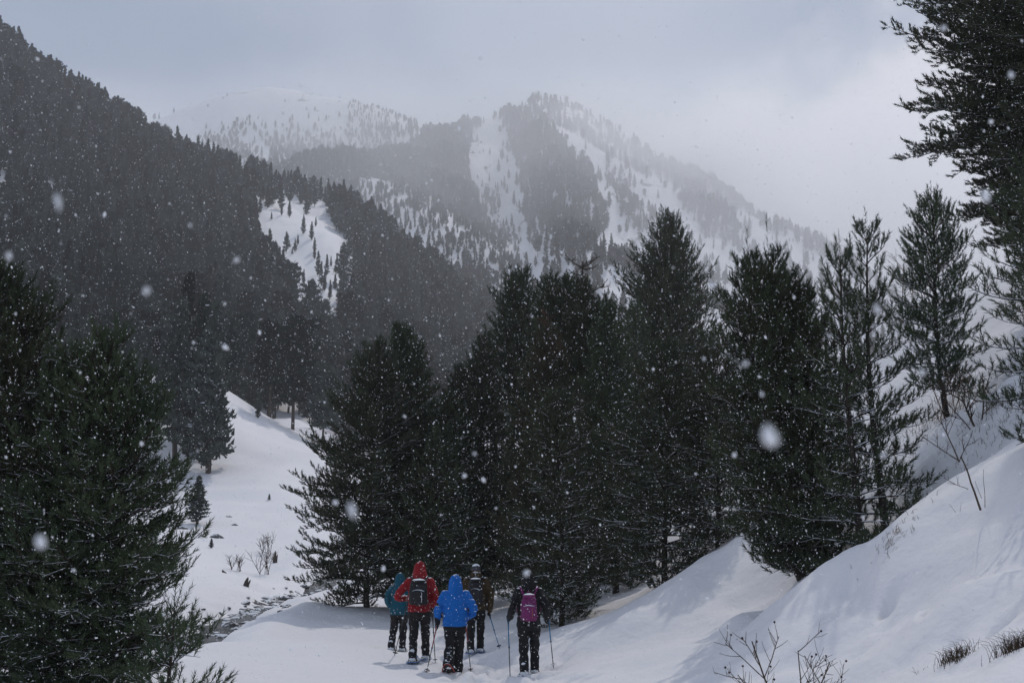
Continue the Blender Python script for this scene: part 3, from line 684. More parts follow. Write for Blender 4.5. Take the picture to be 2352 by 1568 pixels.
# left, nearest
BIGL = dict(sl=0.13, nl=0.075, nw=0.014, npn=17, wh=0.23, twig=0.085, nb=8, upt=0.5, jit=0.35, maxt=0.45)
BANK = dict(sl=0.16, nl=0.085, nw=0.016, npn=17, wh=0.27, twig=0.095, nb=8, upt=0.5, jit=0.3, maxt=0.6)
pine("pine_tree", "tall dark pine cut off by the edge of the photo beside the bottom corner", -70, 1690, 585, 13.5, 1.6, 1, **BIGL, shape=0.55, tops=((0, 1.0), (0.4, 0.93)))
pine("pine_tree", "dense dark pine with many small leaders standing left of the stream", 190, 1690, 745, 13.0, 1.35, 2, **BIGL, tops=((0, 1.0), (-0.35, 0.95), (0.33, 0.90)), outline=((0, .8), (.15, 1.0), (.35, 1.1), (.55, .9), (.75, .6), (.9, .35), (1, .12)))
pine("pine_tree", "low young pine with up-curved shoots in front of the dense dark pine", 385, 1640, 1400, 11.5, 0.6, 3, **NEAR, nb=5, shape=0.5, hollow=0.15)
# middle group
pine("pine_tree", "broad pine with several leaders and long low branches right of the stream", 842, 1392, 775, 34, 2.35, 4, **MID, outline=((0, 1.4), (.12, 2.2), (.31, 2.5), (.42, 2.55), (.5, 1.9), (.71, 1.4), (.87, .7), (1, .15)), clear=0.03)
pine("pine_tree", "slender pine whose open top rises above the multi-stemmed pair", 900, 1392, 735, 35.5, 1.7, 5, **MID, shape=0.55, clear=0.12, tops=((0, 1.0), (0.25, 0.985)))
pine("pine_tree", "narrow pointed pine behind the hiker in red", 955, 1405, 772, 34.5, 1.5, 6, **MID, shape=0.7)
pine("pine_tree", "small pine filling the gap between the two big pine groups", 1062, 1400, 838, 36, 1.7, 7, **MID, shape=0.65)
pine("pine_tree", "pine at the left edge of the middle group, leaning over the gap", 1118, 1395, 765, 37, 1.7, 26, **MID, shape=0.55, clear=0.05)
pine("pine_tree", "low bushy pine closing the gap beneath the small pine", 1030, 1405, 905, 35, 1.6, 27, **MID, shape=0.5)
pine("pine_tree", "short dark pine straight behind the hiker in blue", 1010, 1415, 985, 33, 1.5, 8, **MID, shape=0.6)
pine("pine_tree", "tall loose-crowned pine at the back of the middle group", 1190, 1380, 598, 39, 2.3, 9, **MID, outline=((0, 1), (.3, 1.8), (.6, 1.6), (.75, 1.35), (.85, 1.15), (.95, .6), (1, .2)), clear=0.15, hollow=0.15)
pine("pine_tree", "dark pine with twin pointed tops in the middle group", 1262, 1400, 612, 34, 2.0, 10, **MID, shape=0.62, tops=((-0.12, 1.0), (0.45, 0.985)))
pine("pine_tree", "dark pine in front of the dead broken treetop", 1338, 1395, 618, 33, 2.0, 11, **MID, shape=0.62, tops=((0, 1.0), (0.65, 0.93)))
pine("pine_tree", "olive-tinted pine with a pale bare leader in front of the middle group", 1262, 1420, 745, 27, 1.7, 12, **BANK, shape=0.55, mtl=M_NEEDLE_O)
pine("pine_tree", "dense pine with foliage reaching the snow beside the hiker in black", 1290, 1425, 900, 24.5, 1.4, 13, **BANK, shape=0.5, clear=0.02)
pine("pine_tree", "shadowed pine between the middle group and the big conical pine", 1415, 1390, 690, 30, 1.7, 14, **MID, shape=0.6)
pine("pine_tree", "tall conical pine with a double tip rising above all others in the middle", 1552, 1262, 455, 50, 2.65, 15, **FARK, outline=((0, 2.2), (.3, 3.2), (.5, 3.1), (.67, 2.6), (.8, 1.75), (.88, 1.0), (.94, .5), (1, .12)), tops=((-0.1, 1.0), (0.3, 0.99)))
pine("pine_tree", "lower pine leaning against the left side of the big conical pine", 1462, 1300, 690, 46, 1.9, 16, **FARK, shape=0.6)
pine("pine_tree", "spreading pine with a white-streaked trunk on the snow bank, lowest bough lying on the snow", 1527, 1358, 785, 24, 1.5, 17, **BANK, outline=((0, .9), (.1, 1.35), (.27, 1.6), (.54, 1.4), (.8, .8), (1, .12)), clear=0.03)
pine("pine_tree", "rounded pine squeezed between the bank pine and the thick-topped young pine", 1650, 1300, 800, 23, 1.3, 18, **BANK, shape=0.5)
# right bank
pine("pine_tree", "bushy young pine with thick upright leading shoots on the right bank", 1800, 1292, 548, 18, 0.95, 19, clear=0.09, **{**NEAR, 'nl': 0.10, 'sl': 0.2, 'wh': 0.33, 'nw': 0.014, 'leader': 2.3}, nb=6, outline=((0, .6), (.08, .8), (.22, .95), (.5, .9), (.71, .85), (.81, .62), (.91, .28), (1, .12)), curve0=0.4, tops=((0, 1.0), (-0.34, 0.96), (0.2, 0.93), (0.52, 0.86)))
pine("pine_tree", "slim young pine with candle-like tip, left one of the pair on the bank", 1978, 1335, 555, 16.6, 0.9, 20, **{**NEAR, 'sl': 0.2, 'nl': 0.085, 'nw': 0.013, 'wh': 0.40, 'twig': 0.11, 'jit': 0.12}, outline=((0, .7), (.08, .95), (.35, .85), (.6, .62), (.8, .4), (.92, .24), (1, .1)), nb=6, hollow=0.08)
pine("pine_tree", "slim young pine with the higher candle-like tip, right one of the pair on the bank", 2040, 1285, 495, 16.8, 0.9, 21, **{**NEAR, 'sl': 0.2, 'nl': 0.085, 'nw': 0.013, 'wh': 0.40, 'twig': 0.11, 'jit': 0.12}, outline=((0, .7), (.12, .85), (.25, .6), (.45, .7), (.65, .55), (.8, .4), (.92, .26), (1, .1)), nb=6, hollow=0.08)
pine("pine_tree", "slender pine with bare lower trunk standing higher up the slope", 2175, 948, 436, 20, 0.85, 22, **{**NEAR, 'sl': 0.19, 'nw': 0.013, 'npn': 28, 'wh': 0.2}, outline=((0, .5), (.15, .65), (.4, .72), (.6, .62), (.8, .4), (1, .1)), nb=8, clear=0.14, hollow=0.03, lean=-0.02)
pine("pine_tree", "huge dark pine filling the upper corner at the edge of the photo", 2500, 900, -420, 21, 2.9, 23, **{**BANK, 'wh': 0.22, 'twig': 0.10, 'nw': 0.022, 'nb': 12, 'sl': 0.14, 'jit': 0.6, 'maxt': 0.85}, outline=((0, 1.0), (.12, 2.2), (.3, 2.8), (.45, 3.1), (.58, 3.0), (.7, 2.9), (.85, 2.2), (1, .3)), clear=0.08, hollow=0.05, rise=0.1)
pine("pine_tree", "second tall pine mostly outside the photo behind the huge dark corner pine", 2590, 900, -300, 23.5, 2.6, 25, **{**BANK, 'wh': 0.3, 'nw': 0.024, 'nb': 9, 'jit': 0.4}, outline=((0, 1.2), (.2, 2.2), (.5, 2.6), (.75, 2.2), (1, .3)), clear=0.06)
pine("pine_tree", "near pine with drooping bottlebrush boughs at the right edge of the photo", 2455, 1000, 330, 12.5, 0.85, 24, **NEAR, nb=5, outline=((0, .6), (.3, .95), (.6, .8), (1, .2)), clear=0.08, rise=0.05)

# ------------------------------------------------------------------ bare twigs, shrubs, dead tree, grass, rocks, stumps
def twigs(seed, base, d0, length, r0, depth, spread=0.55, kids=(4, 6), rise=0.12, taper=0.55, jag=0.12):
    r = random.Random(seed); lines = []
    def grow(p, d, L_, rad, k):
        n = 6; q = [p]; dd = np.array(d, float)
        for i in range(n):
            dd = dd + np.array([r.uniform(-jag, jag), r.uniform(-jag, jag), r.uniform(-jag, jag) + rise * 0.3]); dd /= np.linalg.norm(dd)
            q.append(q[-1] + dd * L_ / n)
        lines.append((np.array(q), np.linspace(rad, rad * taper, n + 1)))
        if k == 0: return
        for c in range(r.randint(*kids)):
            t = r.uniform(0.25, 1.0); i = min(int(t * n), n - 1); pp = q[i] + (q[i + 1] - q[i]) * (t * n - i)
            a = np.array([r.gauss(0, 1), r.gauss(0, 1), r.gauss(0, 0.6)]); a -= a @ dd * dd; a /= np.linalg.norm(a) + 1e-6
            nd = dd * (1 - spread) + a * spread * r.uniform(0.7, 1.3); nd[2] += rise; nd /= np.linalg.norm(nd)
            grow(pp, nd, L_ * r.uniform(0.35, 0.65) * (1.1 - 0.4 * t), rad * 0.55, k - 1)
    grow(np.array(base, float), d0, length, r0, depth)
    return lines
def bare(name, label, cat, loc, stems, m, group=None, sides=4):
    root = empty(name, loc); tag(root, label, cat, group)
    for i, s in enumerate(stems):
        v, f = tubes(twigs(*s[0], **s[1]), sides); link("stem", mesh_np("stem", v, f, m), root)
    return root
Z0 = (0, 0, -0.03)
# dead top in the middle group
dp = on_ground(1345, 1390, 36)
Hd = P(1345, 568, proj(dp)[2])[2] - dp[2]
dl = [(np.array([[0, 0, 0], [0.05, 0, Hd * 0.5], [-0.05, 0, Hd * 0.85], [0.04, 0, Hd]]), np.array([0.16, 0.1, 0.06, 0.025]))]
rr = random.Random(4)
for i in range(22):
    z = Hd * rr.uniform(0.80, 1.0); a = rr.uniform(0, 6.28)
    dl += twigs(300 + i, (0, 0, z), (math.cos(a), math.sin(a), rr.uniform(-0.1, 0.3)), rr.uniform(0.45, 1.0) * (1.15 - (z / Hd - 0.8) * 2.5), 0.03, 2, kids=(2, 4), jag=0.22)
v, f = tubes(dl, 5); o = link("dead_tree", None or empty("dead_tree", dp).data) if False else None
rt = empty("dead_tree", dp); tag(rt, "grey dead treetop with crooked bare branches poking above the middle pines", "tree")
v1, f1 = tubes(dl[:1], 7); link("trunk", mesh_np("trunk", v1, f1, M_DEADWOOD, True), rt)
v1, f1 = tubes(dl[1:], 4); link("branches", mesh_np("branches", v1, f1, M_DEADWOOD), rt)
# bare leader of the olive pine
pl = on_ground(1264, 1420, 27); Hl = P(1264, 690, proj(pl)[2])[2] - pl[2]
ll = [(np.array([[0, 0, 0], [0.03, 0, Hl * 0.6], [0, 0, Hl]]), np.array([0.05, 0.025, 0.008]))]
for i in range(34):
    z = Hl * (0.80 + 0.19 * rr.random()); a = rr.uniform(0, 6.28)
    ll += twigs(400 + i, (0, 0, z), (math.cos(a), math.sin(a), 0.6), 0.25 + 0.9 * (1 - z / Hl) * 2, 0.007, 1, kids=(2, 3))
rt = empty("dead_sapling", pl); tag(rt, "thin brown leafless sapling sticking up in front of the middle pines", "tree")
v1, f1 = tubes(ll[:1], 6); link("trunk", mesh_np("trunk", v1, f1, M_DEADWOOD, True), rt)
v1, f1 = tubes(ll[1:], 3); link("branches", mesh_np("branches", v1, f1, M_BROWNTWIG), rt)
# bare sapling on the bank
ps = seen(2252, 1165)
bare("bare_sapling", "crooked leafless sapling leaning left out of the smooth snow bank", "sapling", ps,
     [((11, Z0, (-0.28, 0, 0.95), 0.62, 0.013, 0), {}), ((12, (-0.2, 0, 0.5), (-0.25, 0.1, 0.9), 0.5, 0.009, 2), dict(kids=(3, 5))), ((13, (-0.21, 0, 0.52), (-0.8, 0.1, 0.5), 0.45, 0.007, 2), dict(kids=(3, 5))),
      ((14, (-0.2, 0, 0.5), (0.5, 0.1, 0.8), 0.4, 0.006, 2), dict(kids=(3, 4))), ((15, (-0.12, 0, 0.2), (-0.95, 0, 0.25), 0.3, 0.004, 1), {}), ((16, (0.05, 0, 0), (0.1, 0, 1), 0.42, 0.004, 0), {}), ((17, (0.02, 0, 0.1), (-0.3, 0, 0.9), 0.2, 0.003, 0), {})], M_SHRUB)
ps = seen(2255, 1003)
bare("bare_shrub", "dark-stemmed leafless shrub at the upper edge of the bank near the slender pine", "shrub", ps,
     [((21, Z0, (-0.45, 0, 0.9), 0.75, 0.022, 2), dict(kids=(4, 6))), ((22, Z0, (-0.1, 0.1, 1), 0.95, 0.016, 2), dict(kids=(5, 7))), ((23, (0.05, 0, 0), (0.15, 0, 1), 0.7, 0.012, 2), dict(kids=(4, 6))), ((24, (-0.06, 0, 0), (-0.6, 0.1, 0.7), 0.9, 0.010, 2), {})], M_SHRUB)
ps = seen(2200, 962)
bare("bare_shrub", "reddish brown thicket of bare stems at the foot of the slender pine", "shrub", ps,
     [((31 + i, (0.1 * i - 0.3, 0, -0.02), (random.Random(i).uniform(-0.5, 0.5), 0, 1), 0.8, 0.008, 2), dict(kids=(3, 6))) for i in range(6)], M_BROWNTWIG)
ps = on_ground(2120, 760, 30)
bare("bare_shrub", "faint bare bush on the snowy slope crest behind the young pine pair", "shrub", ps,
     [((41 + i, (0.2 * i - 0.5, 0, -0.02), (random.Random(i + 9).uniform(-0.4, 0.4), 0, 1), 1.5, 0.012, 2), dict(kids=(4, 6))) for i in range(5)], M_BROWNTWIG)
# rose bush at the bottom edge, with withered hips
pb = on_ground(1830, 1640, 9.6)
Hb = proj(pb)
stems = [((51, Z0, (-0.42, 0.05, 0.75), 0.52, 0.006, 2), dict(kids=(5, 7), jag=0.07)), ((52, Z0, (0.30, 0.05, 0.8), 0.42, 0.005, 2), dict(kids=(5, 7), jag=0.09)), ((53, Z0, (-0.65, 0, 0.5), 0.42, 0.004, 2), dict(kids=(4, 6))), ((54, (0.03, 0, 0), (-0.05, 0.1, 0.9), 0.42, 0.0045, 2), dict(kids=(4, 6))), ((55, (0.05, 0, 0), (0.6, 0, 0.5), 0.34, 0.004, 2), {})]
stems = [((a[0], a[1], a[2], a[3] * 1.75, a[4] * 1.7, a[5]), kw) for a, kw in stems]
bush = bare("rose_bush", "thorny leafless bush with withered hips at the bottom edge of the photo", "bush", pb, stems, M_TWIG and M_SHRUB, sides=4)
def ico(r, sub=1):
    bm = bmesh.new(); bmesh.ops.create_icosphere(bm, subdivisions=sub, radius=r); me_ = bpy.data.meshes.new("hip"); bm.to_mesh(me_); bm.free(); return me_
hip_me = ico(0.011); hip_me.materials.append(mat("rose_hip", (0.05, 0.025, 0.02)))
for s in stems:
    ln = twigs(*s[0], **s[1])
    for q, _r in ln[2::6]:
        link("hip", hip_me, bush, q[-1])
# tufts of dry grass poking out of the snow
def tuft(label, u, v, d, n, h, w, seed, group="dry grass tufts on the bank"):
    p = seen(u, v); p[2] = G(p[0], p[1]); r = random.Random(seed); lines = []
    for i in range(n):
        x, y = r.gauss(0, w), r.gauss(0, w); z = G(p[0] + x, p[1] + y) - p[2] - 0.02
        a = r.uniform(0, 6.28); ln = h * r.uniform(0.4, 1.1); k = r.uniform(0.15, 0.8)
        lines.append((np.array([[x, y, z], [x + math.cos(a) * k * ln * 0.4, y + math.sin(a) * k * ln * 0.4, z + ln * 0.6], [x + math.cos(a) * k * ln, y + math.sin(a) * k * ln, z + ln * (0.95 - 0.4 * k)]]), np.array([0.0022, 0.0016, 0.0006]) * (d / 6) ** 0.5))
    vv, ff = tubes(lines, 3); o = link("grass_tuft", mesh_np("grass_tuft", vv, ff, M_DRY), None, p); tag(o, label, "grass", group, "stuff"); return o
tuft("brown dry grass tuft half buried in snow near the bottom right corner", 2195, 1545, 8.5, 170, 0.17, 0.075, 1)
tuft("dense straw-coloured tuft at the bottom right corner, cut by the photo edge", 2335, 1555, 7.7, 200, 0.19, 0.08, 2)
tuft("flattened brown grass on the slope at the right edge, above the bank", 2335, 945, 16.2, 260, 0.16, 0.6, 3)
tuft("rusty grass around the foot of the dark-stemmed shrub", 2290, 975, 16.3, 130, 0.16, 0.4, 4)
tuft("russet grass patch under the slender pine", 2150, 965, 19.5, 240, 0.22, 0.5, 5)
tuft("pale grass at the foot of the young pine pair", 2058, 1240, 13.1, 45, 0.12, 0.2, 6)
#tuft("brown grass hanging off the bank below the bushy young pine", 1880, 1265, 14.4, 70, 0.16, 0.2, 7)
#tuft("thin grass blades on the bare soil under the broad pine beside the stream", 850, 1420, 32, 350, 0.35, 0.9, 8)
#tuft("few dark stalks on the crease of the bank in front of the bank pine", 1660, 1330, 17.2, 60, 0.2, 0.3, 9)
bare("dry_stalk", "two dry stalks leaning out of the smooth snow beside the bare sapling", "stalk", seen(2195, 1170), [((71, Z0, (-0.5, 0, 0.7), 0.12, 0.002, 0), {}), ((72, (0.05, 0, -0.02), (0.3, 0, 0.9), 0.10, 0.002, 0), {})], M_SHRUB)
bare("dry_stalk", "single thin stalk on the open snow of the right bank", "stalk", seen(2314, 1358), [((73, Z0, (-0.4, 0, 0.7), 0.08, 0.0018, 0), {})], M_SHRUB)
bare("dry_stalk", "loose fan of bent stalks left of the half-buried grass tuft", "stalk", seen(2130, 1558), [((74 + i, (0.05 * i - 0.1, 0, -0.02), (random.Random(i).uniform(-0.8, 0.8), 0, 0.8), 0.14, 0.0018, 1), dict(kids=(1, 3))) for i in range(6)], M_SHRUB)
# little bushes beyond the stream
for i, (u, v, d, h, lab) in enumerate([(605,1320,56,1.1,"larger of the two low bushes just beyond the stream"),(540,1324,56,0.7,"small sparse bush left of the larger low bush beyond the stream"),(610,1288,62,1.0,"slim bare bush beside the dark stump on the meadow")]):
    bare("bare_bush", lab, "bush", on_ground(u, v, d), [((500 + i * 20 + j, (random.Random(j).uniform(-0.3, 0.3), 0, -0.05), (random.Random(j + 5).uniform(-0.8, 0.8), random.Random(j + 7).uniform(-0.4, 0.4), 1), h, 0.02, 1), dict(kids=(5, 8))) for j in range(7)], M_SHRUB, sides=3)
def stump(label, u, v, d, h, r, lean):
    p = on_ground(u, v, d, 0.08)
    q = np.array([[0, 0, 0], [lean * 0.5, 0, h * 0.5], [lean, 0, h * 0.8], [lean * 1.3, 0, h]])
    vv, ff = tubes([(q, np.array([r, r * 0.8, r * 0.6, r * 0.1])), (q * np.array([1, 1, 0.75]) + np.array([r, 0, 0]), np.array([r * 0.7, r * 0.5, r * 0.4, r * 0.08]))], 7)
    tag(link("tree_stump", mesh_np("tree_stump", vv, ff, M_DEADWOOD), None, p), label, "stump")
stump("dark upright stump beside the slim bare bush on the meadow", 629, 1308, 60, 0.7, 0.10, 0.05)
stump("split pointed stump on the snow just above the stream bend", 562, 1354, 48, 0.45, 0.10, 0.1)
stump("low dark stump on the meadow near the small sparse bush", 516, 1330, 54, 0.3, 0.10, -0.1)
# rocks of the stream
rock_me = []
for k in range(6):
    bm = bmesh.new(); bmesh.ops.create_icosphere(bm, subdivisions=2, radius=1.0); q = random.Random(k + 60)
    off = [Vector((q.gauss(0, 1), q.gauss(0, 1), q.gauss(0, 1))).normalized() for _ in range(9)]
    for vtx in bm.verts:
        s = 1.0
        for o_ in off: s = min(s, 0.72 / max(0.3, vtx.co.normalized().dot(o_)) if vtx.co.dot(o_) > 0.6 else s)
        vtx.co *= s * q.uniform(0.96, 1.04)
    me_ = bpy.data.meshes.new("rock"); bm.to_mesh(me_); bm.free(); me_.materials.append(M_ROCK); rock_me.append(me_)
SL = np.concatenate([[0], np.cumsum(np.linalg.norm(np.diff(STREAM, axis=0), axis=1))])
for i in range(210):
    s = rnd.uniform(2, SL[-1] * 0.93) if i > 30 else rnd.uniform(2, SL[-1] * 0.5)
    x, y = np.interp(s, SL, STREAM[:, 0]), np.interp(s, SL, STREAM[:, 1]); k = np.clip(np.searchsorted(SL, s), 1, len(STREAM) - 1)
    t = STREAM[k] - STREAM[k - 1]; t /= np.linalg.norm(t); w = rnd.gauss(0, 0.6); x += -t[1] * w; y += t[0] * w
    r = rnd.uniform(0.06, 0.13) if i % 4 else rnd.uniform(0.13, 0.26); o = link("rock", rock_me[i % 6], None, (x, y, G(x, y) + r * 0.05))
    o.scale = (r * rnd.uniform(0.9, 1.7), r * rnd.uniform(0.8, 1.3), r * rnd.uniform(0.5, 0.9)); o.rotation_euler = (rnd.uniform(-.3, .3), rnd.uniform(-.3, .3), rnd.uniform(0, 6))
    tag(o, "dark snow-capped rock lying in the little stream", "rock", "rocks in the stream bed")
for (u, v, d, r, lab) in [(416,1240,68,0.28,"brown half-buried rock right of the young meadow pine"),(525,1178,73,0.2,"small dark rock on the snow below the tall hillside pine"),(540,1198,70,0.16,"second small dark rock, lower down the open slope"),(500,1217,66,0.32,"low rock with a snow cap beside the young pine's shadow"),(568,1412,35.5,0.2,"round dark rock at the stream bend"),(775,1060,100,0.35,"dark lump of rock at the right edge of the slope")]:
    p = on_ground(u, v, d); o = link("rock", rnd.choice(rock_me), None, p); o.scale = (r * 1.4, r, r * 0.7); tag(o, lab, "rock")
# ------------------------------------------------------------------ hikers
TMP = bpy.data.scenes.new("tmp_build")
def fuse(parts, voxel, smooth=4, m=None, disp=None, name="cloth"):
    """one continuous skin round overlapping closed shapes"""
    Vs, Fs, o = [], [], 0
    for V, F in parts: Vs.append(V); Fs.append(F + o); o += len(V)
    me_ = mesh_np("src", np.concatenate(Vs), np.concatenate(Fs), [])
    ob = bpy.data.objects.new("src", me_); TMP.collection.objects.link(ob)
    r_ = ob.modifiers.new("r", 'REMESH'); r_.mode = 'VOXEL'; r_.voxel_size = voxel
    s_ = ob.modifiers.new("s", 'SMOOTH'); s_.iterations = smooth; s_.factor = 0.5
    vl = TMP.view_layers[0]; vl.update(); dg = vl.depsgraph
    res = bpy.data.meshes.new_from_object(ob.evaluated_get(dg)); res.name = name
    bpy.data.objects.remove(ob); bpy.data.meshes.remove(me_)
    n = len(res.vertices)
    if disp:
        co = np.empty(n * 3, np.float32); res.vertices.foreach_get("co", co); co = co.reshape(-1, 3)
        no = np.empty(n * 3, np.float32); res.vertices.foreach_get("normal", no); no = no.reshape(-1, 3)
        co = co + no * disp(co)[:, None]; res.vertices.foreach_set("co", co.astype(np.float32).ravel())
    res.polygons.foreach_set("use_smooth", np.ones(len(res.polygons), bool)); res.update()
    res.materials.clear(); res.materials.append(m)
    return res
def tube(pts, rad, sides=12):
    pts = [np.array(p, float) for p in pts]; rad = list(rad)
    # smooth the bend, round the ends
    P_ = cr(np.array(pts), np.linspace(0, len(pts) - 1, (len(pts) - 1) * 5 + 1)); R2 = np.interp(np.linspace(0, len(pts) - 1, len(P_)), np.arange(len(pts)), rad)
    d0 = (P_[0] - P_[1]) / np.linalg.norm(P_[0] - P_[1]); d1 = (P_[-1] - P_[-2]) / np.linalg.norm(P_[-1] - P_[-2])
    a = [(P_[0] + d0 * R2[0] * s, R2[0] * math.sqrt(max(0.0004, 1 - s * s))) for s in (1.0, 0.85, 0.5)]
    b = [(P_[-1] + d1 * R2[-1] * s, R2[-1] * math.sqrt(max(0.0004, 1 - s * s))) for s in (0.5, 0.85, 1.0)]
    q = np.array([x[0] for x in a] + list(P_) + [x[0] for x in b]); rr_ = np.array([x[1] for x in a] + list(R2) + [x[1] for x in b])
    return tubes([(q, rr_)], sides)
def ell(c, r, rot=None):
    th = np.linspace(0.02, math.pi - 0.02, 13); ph = np.linspace(0, 2 * math.pi, 16, endpoint=False)
    V = np.stack([np.outer(np.sin(th), np.cos(ph)), np.outer(np.sin(th), np.sin(ph)), np.outer(np.cos(th), np.ones(16))], -1).reshape(-1, 3) * np.array(r)
    if rot is not None: V = V @ np.array(Matrix.Rotation(rot[1], 3, rot[0])).T
    i = np.arange(12)[:, None] * 16; j = np.arange(16)[None]; j2 = (j + 1) % 16
    return V + np.array(c), np.stack([i + j, i + 16 + j, i + 16 + j2, i + j2], -1).reshape(-1, 4)
def stack(rows, n=24, e=2.4):
    """rows (z, cx, cy, rx, ry): a closed body of rounded-box sections"""
    rows = [(rows[0][0] - 0.01, *rows[0][1:3], 0.002, 0.002)] + list(rows) + [(rows[-1][0] + 0.01, *rows[-1][1:3], 0.002, 0.002)]
    a = np.linspace(0, 2 * math.pi, n, endpoint=False); c, s = np.cos(a), np.sin(a)
    c, s = np.sign(c) * np.abs(c) ** (2 / e), np.sign(s) * np.abs(s) ** (2 / e)
    V = np.concatenate([np.stack([cx + rx * c, cy + ry * s, np.full(n, z)], 1) for z, cx, cy, rx, ry in rows])
    i = np.arange(len(rows) - 1)[:, None] * n; j = np.arange(n)[None]; j2 = (j + 1) % n
    return V, np.stack([i + j, i + j2, i + n + j2, i + n + j], -1).reshape(-1, 4)
M_SKIN = mat("skin", (0.45, 0.28, 0.2), 0.6)
M_CLOTH = {k: mat(k + "_cloth", c, 0.75, 0.25, (30, tuple(x * 0.75 for x in c), 0.3), (16, 0.5, 0.02), snow=(0.17, 22)) for k, c in dict(red=(0.30, 0.008, 0.014), blue=(0.004, 0.15, 0.55), teal=(0.004, 0.085, 0.13), brown=(0.060, 0.036, 0.012), black=(0.010, 0.010, 0.012), charcoal=(0.016, 0.014, 0.015), navy=(0.010, 0.012, 0.025), grey=(0.10, 0.10, 0.12), magenta=(0.20, 0.014, 0.13), yellow=(0.30, 0.24, 0.03)).items()}
M_BOOT = mat("boot", (0.03, 0.028, 0.028), 0.8, 0.2, None, None, snow=(0.75, 12))
M_SHOE = {k: mat(k + "_plastic", c, 0.4, 0.4, None, None, snow=(0.42, 10)) for k, c in dict(blue=(0.01, 0.14, 0.38), red=(0.35, 0.03, 0.02), black=(0.015, 0.015, 0.016)).items()}
M_METAL = {k: mat(k + "_pole", c, 0.35, 0.5) for k, c in dict(black=(0.012, 0.012, 0.013), blue=(0.01, 0.15, 0.32), red=(0.32, 0.02, 0.02)).items()}
M_PACK = {k: mat(k + "_pack", c, 0.55, 0.35, (18, tuple(x * 0.6 for x in c), 0.25), (14, 0.5, 0.015), snow=(0.42, 7)) for k, c in dict(black=(0.014, 0.014, 0.017), magenta=(0.20, 0.014, 0.13)).items()}
M_WHITE = mat("white_print", (0.75, 0.75, 0.76), 0.6)
M_CAKED = mat("caked_snow", (0.85, 0.86, 0.88), 0.7, 0.2, None, (30, 0.6, 0.02))

def nrm_(v): v = np.array(v, float); return v / np.linalg.norm(v)
def glove_shapes(w, X, A, sgn):
    """five-fingered glove: wrist w, forearm direction X, pole axis A; fingers curl round the pole"""
    X = nrm_(X); A = nrm_(A - (A @ X) * X); Nn = np.cross(A, X) * sgn
    sh = [tube([w - X * 0.05, w + X * 0.015], [0.038, 0.034])]
    for k in (-0.026, -0.009, 0.009, 0.026): sh.append(tube([w + X * 0.01 + A * k * 0.8, w + X * 0.085 + A * k], [0.018, 0.017]))
    for k, ln in zip((-0.032, -0.011, 0.011, 0.032), (0.80, 0.96, 1.0, 0.9)):
        o = w + X * 0.088 + A * k; p1 = o + X * 0.034 * ln + Nn * 0.006; p2 = p1 + Nn * 0.030 * ln - X * 0.004; p3 = p2 - X * 0.024 * ln + Nn * 0.006
        sh.append(tube([o - X * 0.02, o, p1, p2, p3], [0.0105, 0.0105, 0.0100, 0.0095, 0.0085], 8))
    o = w + X * 0.028 + A * 0.030; sh.append(tube([o, o + A * 0.022 + Nn * 0.018 + X * 0.01, o + A * 0.012 + Nn * 0.042 + X * 0.03, o + Nn * 0.050 + X * 0.052], [0.014, 0.0125, 0.0115, 0.010], 8))
    return sh, w + X * 0.098 + Nn * 0.022
def snowshoe_mesh():
    a = np.linspace(0, 2 * math.pi, 28, endpoint=False)
    y = 0.29 * np.sin(a); x = 0.105 * np.cos(a) * (1 - 0.18 * np.sin(a)) ; x = np.sign(np.cos(a)) * np.abs(np.cos(a)) ** 0.8 * 0.105 * (1 + 0.15 * np.sin(a)) 
    z = 0.02 + 0.09 * np.clip((y - 0.14) / 0.15, 0, 1) ** 2 + 0.02 * np.clip((-y - 0.2) / 0.1, 0, 1) ** 2
    ring = np.stack([x, y, z], 1); loopp = np.concatenate([ring, ring[:2]])
    fr = tubes([(loopp, np.full(len(loopp), 0.011))], 6)
    inner = ring * np.array([0.97, 0.97, 1]); c0 = np.array([[0, 0, 0.022]])
    V = np.concatenate([inner, inner - np.array([0, 0, 0.008])]); n = 28; half = []
    # deck as strips across, with gaps
    for k in range(1, 13):
        if k in (4, 9): continue
        i, j = (7 + k) % n, (7 - k) % n; i2, j2 = (8 + k) % n, (6 - k) % n
        if k < 13: half.append([i, i2, j2, j])
    F = np.array(half); F2 = F[:, ::-1] + n
    side = []
    return fr, (V, np.concatenate([F, F2]))
SHOE_FR, SHOE_DK = snowshoe_mesh()
def add_snowshoe(parent, ankle, yaw, pitch, colour):
    fr = link("snowshoe", mesh_np("snowshoe", *SHOE_FR, M_SHOE[colour], True), parent, (ankle[0], ankle[1] + 0.05, ankle[2] - 0.095))
    fr.rotation_euler = (pitch, 0, yaw)
    link("deck", mesh_np("deck", *SHOE_DK, M_SHOE["blue" if colour == "blue" else "black"]), fr)
    st = [tubes([(np.array([[-0.075, yy, 0.02], [-0.06, yy, 0.09], [0, yy + 0.01, 0.115], [0.06, yy, 0.09], [0.075, yy, 0.02]]), np.full(5, 0.009))], 5) for yy in (0.06, -0.05)]
    link("binding", mesh_np("binding", np.concatenate([st[0][0], st[1][0]]), np.concatenate([st[0][1], st[1][1] + len(st[0][0])]), M_SHOE["black"]), fr)
